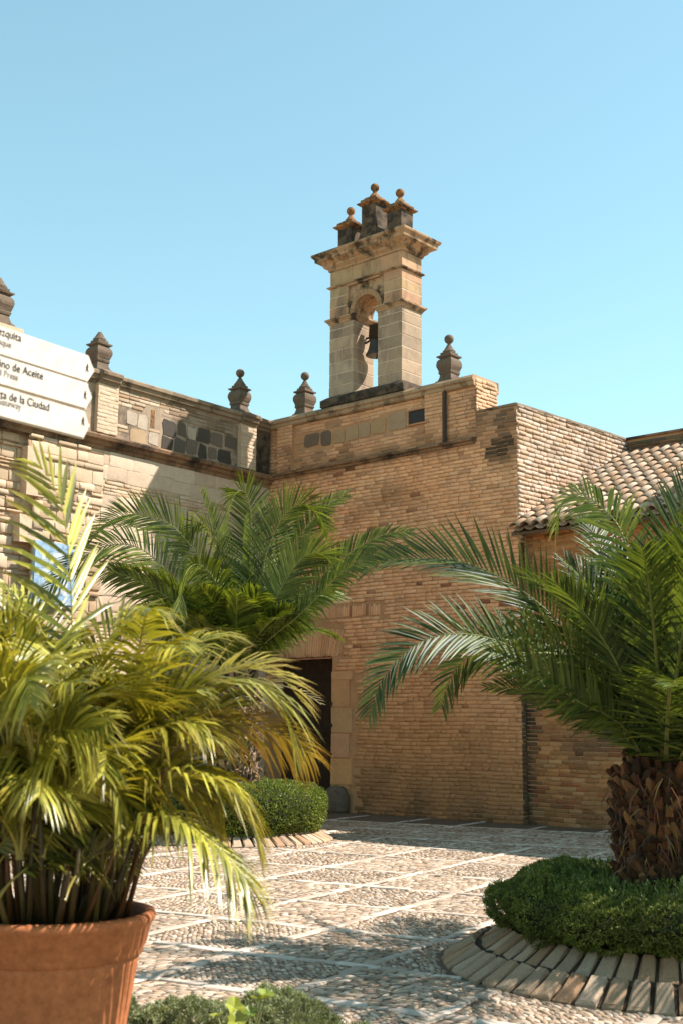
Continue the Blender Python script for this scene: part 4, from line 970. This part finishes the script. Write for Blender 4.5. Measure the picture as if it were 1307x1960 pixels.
# ---- left palm, beside the doorway
rng = random.Random(91)
LP = thing('date_palm', 'date palm with arching fronds growing inside the clipped hedge by the doorway', 'palm tree', (*BED_L, 0), 0., 'date palms')
palm_trunk(LP, .36, .15, 2.2, 560, [(.20, .14, .085), (.27, .19, .12), (.15, .10, .06), (.33, .24, .15)], rng, blen=.105)
GL = dict(c0=(.035, .055, .008), c1=(.17, .20, .026), rach=(.30, .29, .11), width=.029, r0=.02)
Ll = [
    (275, [(430, 1225), (380, 1165), (343, 1120), (303, 1075), (263, 1047), (217, 1042), (167, 1062), (121, 1098), (78, 1146)], dict(lmax=.62, vang=15, droop=.2)),
    (300, [(444, 1190), (404, 1103), (364, 1042), (323, 1002), (263, 984), (212, 997), (172, 1037), (150, 1072)], dict(lmax=.6, vang=30, droop=.1)),
    (258, [(420, 1222), (370, 1180), (333, 1150), (283, 1120), (232, 1098), (192, 1090)], dict(lmax=.58, vang=5, droop=.25)),
    (205, [(440, 1200), (420, 1130), (399, 1094), (379, 1080), (361, 1090), (348, 1123), (343, 1172)], dict(lmax=.5, vang=-5, droop=.3)),
    (308, [(445, 1190), (428, 1100), (414, 1050), (399, 1012), (379, 999), (358, 1020), (346, 1058)], dict(lmax=.48, vang=5, droop=.25)),
    (290, [(448, 1180), (436, 1110), (420, 1045), (404, 991), (386, 942)], dict(lmax=.45, vang=40, droop=.05, c0=(.12, .17, .02), c1=(.2, .25, .05))),
    (42, [(468, 1180), (478, 1080), (482, 1000), (476, 955), (462, 938), (446, 955), (436, 1000)], dict(lmax=.62, vang=10, droop=.12)),
    (60, [(462, 1180), (465, 1100), (466, 1040), (470, 990)], dict(lmax=.42, vang=35, droop=.05, c0=(.12, .17, .02), c1=(.2, .25, .05))),
    (95, [(488, 1160), (505, 1080), (525, 1022), (545, 986), (570, 966), (593, 968), (610, 988), (626, 1015)], dict(lmax=.66, vang=22, droop=.12, pairs=70)),
    (110, [(485, 1240), (505, 1190), (527, 1150), (552, 1104), (578, 1070), (606, 1057), (630, 1070), (642, 1100)], dict(lmax=.66, vang=24, droop=.14, pairs=70)),
    (85, [(500, 1230), (560, 1170), (600, 1125), (640, 1082), (690, 1045), (742, 1021), (788, 1018)], dict(lmax=.45, vang=15, droop=.15)),
    (75, [(495, 1170), (540, 1080), (590, 1005), (628, 966), (664, 946)], dict(lmax=.48, vang=12, droop=.1)),
    (120, [(505, 1235), (565, 1185), (612, 1140), (660, 1092), (715, 1062), (775, 1052)], dict(lmax=.5, vang=8, droop=.22)),
    (250, [(425, 1240), (370, 1200), (310, 1175), (262, 1178), (225, 1200)], dict(lmax=.5, vang=0, droop=.3)),
]
for A_, pix, kw in Ll:
    h = az(A_) * .12; frond(LP, px_spine((h[0], h[1], 2.25), BED_L, A_, pix), rng, **{**GL, **dict(twist=rng.choice((-1, 1)) * rng.uniform(45, 72)), **kw, 'pairs': int(kw.get('pairs', 62) * 1.6)})
for k in range(40):
    A_ = (k * 137.5 + 50) % 360; e = 86 - 44 * (k / 40) + rng.uniform(-6, 6); h = az(A_) * .12
    if 50 < A_ < 255 and e < 62: continue
    frond(LP, free_spine((h[0], h[1], 2.2 + rng.uniform(0, .15)), A_, e, rng.uniform(1.8, 2.4) * (.62 if 60 < A_ < 250 else 1.), rng.uniform(45, 75)), rng, lmax=.5, pairs=92, vang=rng.uniform(5, 30), droop=.15, twist=rng.uniform(-55, 55), **GL)
for A_, e, L in ((150, 10, 1.1), (120, 0, 1.2), (170, -5, 1.0)):             # spent stalks hanging at the crown's foot
    h = az(A_) * .3; frond(LP, free_spine((h[0], h[1], 2.15), A_, e, L, 35), rng, lmax=.22, pairs=10, bare=.5, width=.014, c0=(.3, .25, .14), c1=(.42, .36, .22), rach=(.34, .28, .16), r0=.014, name='dry_frond')

# ================================================================== HEDGES AND SHRUBS
def sprigs(name, pts, nrm, rng_np, n_leaf, ln, wd, cols, spread, mat, parent, lift=.0, open_=.6):
    """tufts of small pointed leaves standing on a surface, all of one plant: one mesh"""
    m = len(pts); out_v, out_c = [], []
    d0 = nrm + rng_np.normal(0, spread, nrm.shape); d0[:, 2] += .35; d0 /= np.linalg.norm(d0, axis=1)[:, None]
    base_c = cols[rng_np.integers(0, len(cols), m)] * rng_np.uniform(.65, 1.25, (m, 1))
    drift = np.array([1 + .45 * nz(*(p * 2.3)) + .25 * nz(*(p * 7.)) for p in pts])[:, None]; base_c = base_c * np.clip(drift, .45, 1.6)
    for k in range(n_leaf):
        d = d0 + rng_np.normal(0, open_, d0.shape); d /= np.linalg.norm(d, axis=1)[:, None]
        s = np.cross(d, rng_np.normal(0, 1, d.shape)); s /= np.linalg.norm(s, axis=1)[:, None]
        p = pts + d0 * (ln * .9 * (k / max(1, n_leaf - 1)))[None] if np.ndim(ln) else pts + d0 * (ln * 1.2 * k / max(1, n_leaf))
        L = (ln * rng_np.uniform(.7, 1.25, (m, 1))); W = wd * rng_np.uniform(.8, 1.2, (m, 1))
        v = np.stack([p, p + d * L * .5 + s * W * .5, p + d * L, p + d * L * .5 - s * W * .5], 1); out_v.append(v.reshape(-1, 3))
        out_c.append(np.repeat(base_c * rng_np.uniform(.85, 1.2, (m, 1)), 4, 0))
    V = np.concatenate(out_v); F_ = np.arange(len(V)).reshape(-1, 4)
    me = mesh_np(name, V, [F_], np.concatenate(out_c)); me.materials.append(M[mat]); return link(bpy.data.objects.new(name, me), parent)
def ring_surface(n, prof, rng_np, front=None, bump=.05, fr=3.):
    """random points on a surface of revolution, prof = [(r, z)], with outward normals and a lumpy displacement"""
    prof = np.array(prof); seg = np.diff(prof, axis=0); ln = np.linalg.norm(seg, axis=1); rm = (prof[:-1, 0] + prof[1:, 0]) / 2
    k = rng_np.choice(len(seg), n, p=ln * rm / (ln * rm).sum()); f = rng_np.random(n)
    q = prof[k] + seg[k] * f[:, None]; a = rng_np.random(n) * 2 * math.pi
    nr = np.stack([seg[k, 1], -seg[k, 0]], 1) / ln[k][:, None]
    P = np.stack([q[:, 0] * np.cos(a), q[:, 0] * np.sin(a), q[:, 1]], 1); N = np.stack([nr[:, 0] * np.cos(a), nr[:, 0] * np.sin(a), nr[:, 1]], 1)
    disp = np.array([nz(*(p * fr)) + .5 * nz(*(p * fr * 2.7)) for p in P]); return P + N * (disp * bump)[:, None], N
nr_ = np.random.default_rng(12)
LH = thing('clipped_hedge', 'low bright clipped box hedge with rounded top in the round bed by the doorway', 'hedge', (*BED_L, 0))
prL = [(1.02, .13), (1.22, .17), (1.30, .3), (1.32, .5), (1.27, .64), (1.12, .735), (.85, .76), (.5, .75), (.42, .6)]
MB().lathe([(r - .05 if r > .6 else r + .03, z - (.03 if z > .6 else 0)) for r, z in prL], 48).build('branch_core', M['twig'], LH)
P, N = ring_surface(24000, prL, nr_, bump=.035, fr=4.)
sprigs('foliage', P, N, nr_, 3, .026, .014, np.array([(.13, .165, .02), (.16, .195, .028), (.10, .135, .018), (.20, .22, .035)]), .45, 'hedge_leaf', LH)
RH = thing('spreading_hedge', 'dense dark green feathery hedge ringing the short palm trunk', 'hedge', (*BED_R, 0))
prR = [(.90, .22), (1.02, .225), (1.14, .28), (1.21, .38), (1.16, .47), (1.0, .525), (.8, .51), (.55, .45), (.40, .38), (.33, .30)]
MB().lathe([(r - .07 if r > .6 else r + .02, z - (.05 if z > .4 else 0)) for r, z in prR], 48).build('branch_core', M['twig'], RH)
P, N = ring_surface(52000, prR, nr_, bump=.085, fr=3.0)
sprigs('foliage', P, N, nr_, 4, .021, .0062, np.array([(.08, .105, .018), (.105, .13, .022), (.06, .085, .014), (.17, .18, .035), (.13, .15, .026)]), .5, 'hedge_leaf', RH)
P, N = ring_surface(2600, [(.95, .46), (.5, .5)], nr_, bump=.05); P[:, 2] += nr_.uniform(0, .08, len(P))
sprigs('young_shoot', P, N, nr_, 5, .034, .010, np.array([(.12, .16, .035), (.09, .13, .025)]), .5, 'hedge_leaf', RH)
# near bed: grey-green cushions and a leafy geranium
def cushion(label, x, y, rx, ry, h, n, cols, seed):
    t = thing('cushion_shrub', label, 'shrub', (x, y, .03)); r_ = np.random.default_rng(seed)
    d = r_.normal(0, 1, (n, 3)); d[:, 2] = np.abs(d[:, 2]) * .9 + .05; d /= np.linalg.norm(d, axis=1)[:, None]
    lump = np.array([1 + .20 * nz(*(p * 2.6 + seed)) + .12 * nz(*(p * 6 + seed)) for p in d])
    P = d * np.array([rx, ry, h]) * lump[:, None]; dome = MB().lathe([(rx * .82 * math.cos(a), h * .78 * math.sin(a)) for a in np.linspace(0, 1.5, 7)], 18).build('branch_core', M['twig'], t); dome.scale = (1, ry / rx, 1)
    sprigs('foliage', P, d, r_, 7, .017, .0042, cols, .35, 'hedge_leaf', t, open_=.5); return t
GREY = np.array([(.23, .25, .12), (.28, .29, .15), (.18, .205, .09), (.34, .34, .19)])
cushion('low grey-green cushion shrub brushing the terracotta pot', -1.02, 5.42, .30, .30, .33, 9000, GREY, 3)
cushion('grey-green cushion shrub between the pot-side shrub and the geranium', -.63, 5.36, .26, .28, .32, 8000, GREY, 5)
cushion('broad grey-green cushion shrub behind the lime-leaved geranium', -.28, 5.5, .36, .32, .31, 11000, GREY * 1.05, 8)
cushion('small trailing grey-green cushion shrub at the end of the flower bed', .04, 5.36, .24, .26, .22, 6000, GREY, 9)
GE = thing('geranium', 'lime-green geranium with rounded scalloped leaves among the cushion shrubs', 'plant', (-.37, 5.06, .03))
rng = random.Random(4)
for k in range(15):
    a = rng.uniform(0, 6.28); r_ = rng.uniform(.02, .15); z = rng.uniform(.20, .42); tipp = (r_ * math.cos(a) * 1.2, r_ * math.sin(a), z)
    MB().tube([(0, 0, 0), (tipp[0] * .5, tipp[1] * .5, z * .6), tipp], [.005, .004, .003], 5, (.22, .2, .07)).build('stem', M['stem'], GE)
    n = 14; R_ = rng.uniform(.028, .045); tilt = Vector((rng.uniform(-.7, .7), rng.uniform(-1, .2), 1)).normalized(); u = tilt.orthogonal().normalized(); v = tilt.cross(u)
    c = rng.choice([(.22, .27, .03), (.16, .22, .03), (.28, .30, .04)]); rad = lambda i: R_ * (1 + .10 * math.cos(i * math.pi)) * (.55 if i == 0 else 1)
    V = [Vector(tipp)] + [Vector(tipp) + u * (rad(i) * math.cos(2 * math.pi * i / n)) + v * (rad(i) * math.sin(2 * math.pi * i / n)) + tilt * (.35 * R_ * (1 + .35 * math.sin(i * 2.2))) for i in range(n)]
    MB().add(V, [(0, 1 + i, 1 + (i + 1) % n) for i in range(n)], c).build('leaf', M['leaf_areca'], GE, fix=False)

# ================================================================== POT AND ARECA PALM
PX_, PY_ = ground(100, 1750, .83)[:2]
POT = thing('terracotta_pot', 'large terracotta pot with thick rolled rim holding the areca palm', 'pot', (PX_, PY_, 0))
MB().lathe([(.20, 0.0), (.215, .0), (.235, .1), (.285, .45), (.318, .67), (.325, .70)], 56).build('pot_body', M['terracotta'], POT, True)
MB().lathe([(.318, .69), (.335, .700), (.335, .715), (.345, .73), (.362, .80), (.374, .815), (.378, .83), (.370, .843), (.350, .846), (.335, .835), (.325, .79)], 56, cap=False).build('rim', M['terracotta'], POT, True)
MB().lathe([(.335, .775), (.2, .79), (.02, .80)], 32, cap=False).build('potting_soil', M['soil'], POT)
rng = random.Random(15)
AP = thing('areca_palm', 'bushy yellow-green areca palm with many canes in the terracotta pot', 'potted palm', (PX_, PY_, .78))
AXP = (PX_, PY_)
YG = dict(c0=(.10, .11, .010), c1=(.50, .46, .065), rach=(.36, .27, .05), width=.0165, r0=.007, mat='leaf_areca', tip=(.28, .13, .04), tipmix=.28, bare=.25, a0=60, a1=28)
canes = []
for k in range(84):
    a = k * 2.39996; r_ = .27 * math.sqrt((k + .5) / 84); b0 = np.array([r_ * math.cos(a), r_ * math.sin(a), 0.])
    top = b0 * (1.35 + .5 * rng.random()) + np.array([rng.uniform(-.04, .04), rng.uniform(-.04, .04), rng.uniform(.22, .6)]); canes.append((b0, top))
    c = rng.choice([(.07, .045, .015), (.11, .075, .022), (.05, .03, .012), (.12, .05, .016)])
    MB().tube([b0, b0 * .6 + top * .4 + np.array([0, 0, .01]), top], [.011, .009, .006], 7, c).build('cane', M['stem'], AP, True)
def areca(A_, pix, **kw):
    h = az(A_); b = np.array([h[0] * .12, h[1] * .12, .25]); sp_ = px_spine(b, AXP, A_, pix); sp_ = [sp_[0]] + [p - np.array([0, 0, .78]) for p in sp_[1:]]
    frond(AP, sp_, rng, **{**YG, **dict(lmax=.34, pairs=24, vang=8, droop=.32, twist=rng.uniform(-35, 35)), **kw, 'pairs': int(kw.get('pairs', 24) * 1.6)})
def frond_fix(pts): return pts
areca(25, [(132, 1420), (138, 1290), (138, 1160), (132, 1060), (122, 985), (104, 930), (74, 885)], lmax=.36, pairs=12, vang=38, droop=.12, bare=.42, width=.023, twist=60)
areca(80, [(215, 1500), (270, 1400), (330, 1345), (430, 1306), (505, 1320), (545, 1371), (562, 1430)], lmax=.36, pairs=30, droop=.4, c1=(.38, .38, .09))
areca(200, [(125, 1440), (118, 1350), (135, 1315), (160, 1345), (185, 1400), (212, 1455), (240, 1512)], lmax=.34, pairs=28, droop=.45)
areca(105, [(220, 1560), (275, 1515), (335, 1488), (419, 1493), (458, 1532), (486, 1588), (492, 1606)], lmax=.28, pairs=28, droop=.5)
areca(120, [(210, 1620), (270, 1575), (328, 1563), (394, 1604), (434, 1639), (470, 1685), (478, 1722)], lmax=.26, pairs=28, droop=.5)
areca(70, [(220, 1520), (300, 1440), (400, 1390), (480, 1385), (545, 1410), (600, 1450)], lmax=.3, pairs=28, droop=.35, c0=(.26, .17, .03), c1=(.34, .24, .05), tipmix=.6)
areca(60, [(200, 1460), (250, 1350), (320, 1265), (385, 1222), (440, 1216)], lmax=.36, pairs=26, droop=.3)
areca(75, [(205, 1480), (280, 1380), (380, 1310), (470, 1280), (540, 1300), (580, 1345)], lmax=.32, pairs=26, droop=.2, vang=25, c0=(.24, .2, .03), c1=(.36, .3, .05), tipmix=.5)
areca(270, [(80, 1450), (40, 1350), (-10, 1290), (-70, 1280), (-130, 1320)], lmax=.36, droop=.35)
areca(250, [(85, 1480), (50, 1400), (10, 1360), (-30, 1375), (-70, 1440)], lmax=.34, droop=.45)
areca(125, [(150, 1500), (165, 1420), (190, 1400), (215, 1440), (235, 1500), (245, 1560)], lmax=.3, droop=.45)
areca(300, [(110, 1400), (95, 1290), (70, 1200), (40, 1150), (5, 1130)], lmax=.36, vang=20, droop=.2)
areca(40, [(150, 1420), (175, 1310), (205, 1230), (240, 1190), (285, 1180)], lmax=.36, vang=20, droop=.25)
for k in range(88):
    A_ = (k * 137.5) % 360; lo = k / 88; b0, top = canes[(k * 7) % 84]
    right = 20 < A_ < 150
    e = 88 - 22 * lo + rng.uniform(-5, 5); L = rng.uniform(.6, 1.1) * (1.05 - .3 * lo) * (.66 if right else 1.)
    frond(AP, free_spine(top, A_, e, L, rng.uniform(70, 110) + 30 * lo), rng, **{**YG, **dict(lmax=rng.uniform(.20, .32), pairs=36, vang=rng.uniform(-5, 25), droop=rng.uniform(.12, .5), bare=.3, twist=rng.uniform(-60, 60))})

for k in range(34):                                                     # short leaves low round the canes, inner shade put into darker colours
    A_ = (k * 137.5 + 60) % 360; b0, top = canes[83 - k]; st = b0 * .4 + top * .6; right = 20 < A_ < 150
    frond(AP, free_spine(st, A_, rng.uniform(50, 80), rng.uniform(.35, .62) * (.8 if right else 1.), rng.uniform(70, 120)), rng, **{**YG, **dict(lmax=rng.uniform(.16, .26), pairs=26, vang=rng.uniform(-5, 25), droop=rng.uniform(.1, .4), bare=.25, twist=rng.uniform(-60, 60), c0=(.03, .036, .006), c1=(.22, .21, .03))})

# ================================================================== FINGERPOST
SG_A = 36.0; sd = az(SG_A); sn = np.array([math.cos(math.radians(SG_A)), -math.sin(math.radians(SG_A)), 0.])
TIP = CAM + ray(178, 706) * 4.8
post = TIP - sd * .86; ROT_S = math.atan2(sd[1], sd[0])
FP = thing('fingerpost', 'cream direction signs with walking figures stacked on a post', 'signpost', (post[0], post[1], 0), ROT_S)
def sgn(x, y):
    P = on_plane(x, y, TIP, sn); return float((P - post) @ sd), float(P[2])
MB().tube([(0, .04, 0), (0, .04, 3.15)], .038, 16).build('post', M['sign_edge'], FP, True)
bpy.context.view_layer.update()
def lettering(txt, px, size, mat, parent, xs=.86):
    s_, z_ = sgn(*px); cu = bpy.data.curves.new('lettering', 'FONT'); cu.body = txt; cu.size = size; cu.align_x = 'RIGHT'; cu.extrude = .0006; cu.resolution_u = 3
    o = bpy.data.objects.new('lettering_curve', cu); COL.objects.link(o); dg = bpy.context.evaluated_depsgraph_get(); me = bpy.data.meshes.new_from_object(o.evaluated_get(dg)); bpy.data.objects.remove(o); bpy.data.curves.remove(cu)
    me.materials.clear(); me.materials.append(M[mat]); q = bpy.data.objects.new('lettering', me); q.rotation_euler = (math.pi / 2, 0, 0); q.scale = (xs, 1, 1); q.location = (s_, -.0125, z_); link(q, parent)
BOARDS = [((167, 682.6), (178, 706), (164, 730), [('Mezquita', (37.5, 655.5), .044, 'ink'), ('Mosque', (18.5, 667.5), .036, 'ink_grey')], (164, 706)),
          ((164.5, 734.6), (173, 760), (161, 782), [('Molino de Aceite', (79.5, 728), .044, 'ink'), ('Oil Press', (31.5, 729.5), .036, 'ink_grey')], (160, 758)),
          ((161, 789), (168, 816.5), (156, 838), [('Puerta de la Ciudad', (91.5, 788), .044, 'ink'), ('City Gateway', (37.5, 785.5), .036, 'ink_grey')], (156, 808))]
for (a, tp, c, txt, man) in BOARDS:
    sa_, za = sgn(*a); st_, zt_ = sgn(*tp); sc_, zc = sgn(*c); s0 = (sa_ + sc_) / 2
    b = MB().extrude([(-.12, zc), (s0, zc), (st_, (za + zc) / 2), (s0, za), (-.12, za)], -.011, .011, 'y').build('sign_board', M['sign'], FP)
    MB().extrude([(-.12, zc - .004), (s0 + .002, zc - .004), (st_ + .005, (za + zc) / 2), (s0 + .002, za + .004), (-.12, za + .004)], -.006, .006, 'y').build('board_edge', M['sign_edge'], b)
    for t_, px, sz, mt in txt: lettering(t_, px, sz, mt, b)
    ms, mz = sgn(*man); g = MB(); y0, y1 = -.0135, -.0105; k = .00105
    g.lathe([(2.6 * k, y0), (2.6 * k, y1)], 10); g.v = [(x + ms, z, y + mz + 15 * k) for x, y, z in g.v]
    for poly in ([(-3, 11.5), (1.5, 12), (3.5, 8), (6, 5.5), (5, 4.4), (2, 7), (1.5, 2), (4, -6), (6, -14), (3.5, -14), (1, -6), (-1, -2), (-3, -8), (-7, -14), (-9, -13), (-5.5, -7), (-3.5, 0), (-2.5, 7), (-4.5, 4), (-4.5, 0), (-6, 0), (-6, 5)],):
        g.extrude([(ms + x * k, mz + z * k) for x, z in poly], y0, y1, 'y')
    g.build('walking_figure', M['ink'], b)
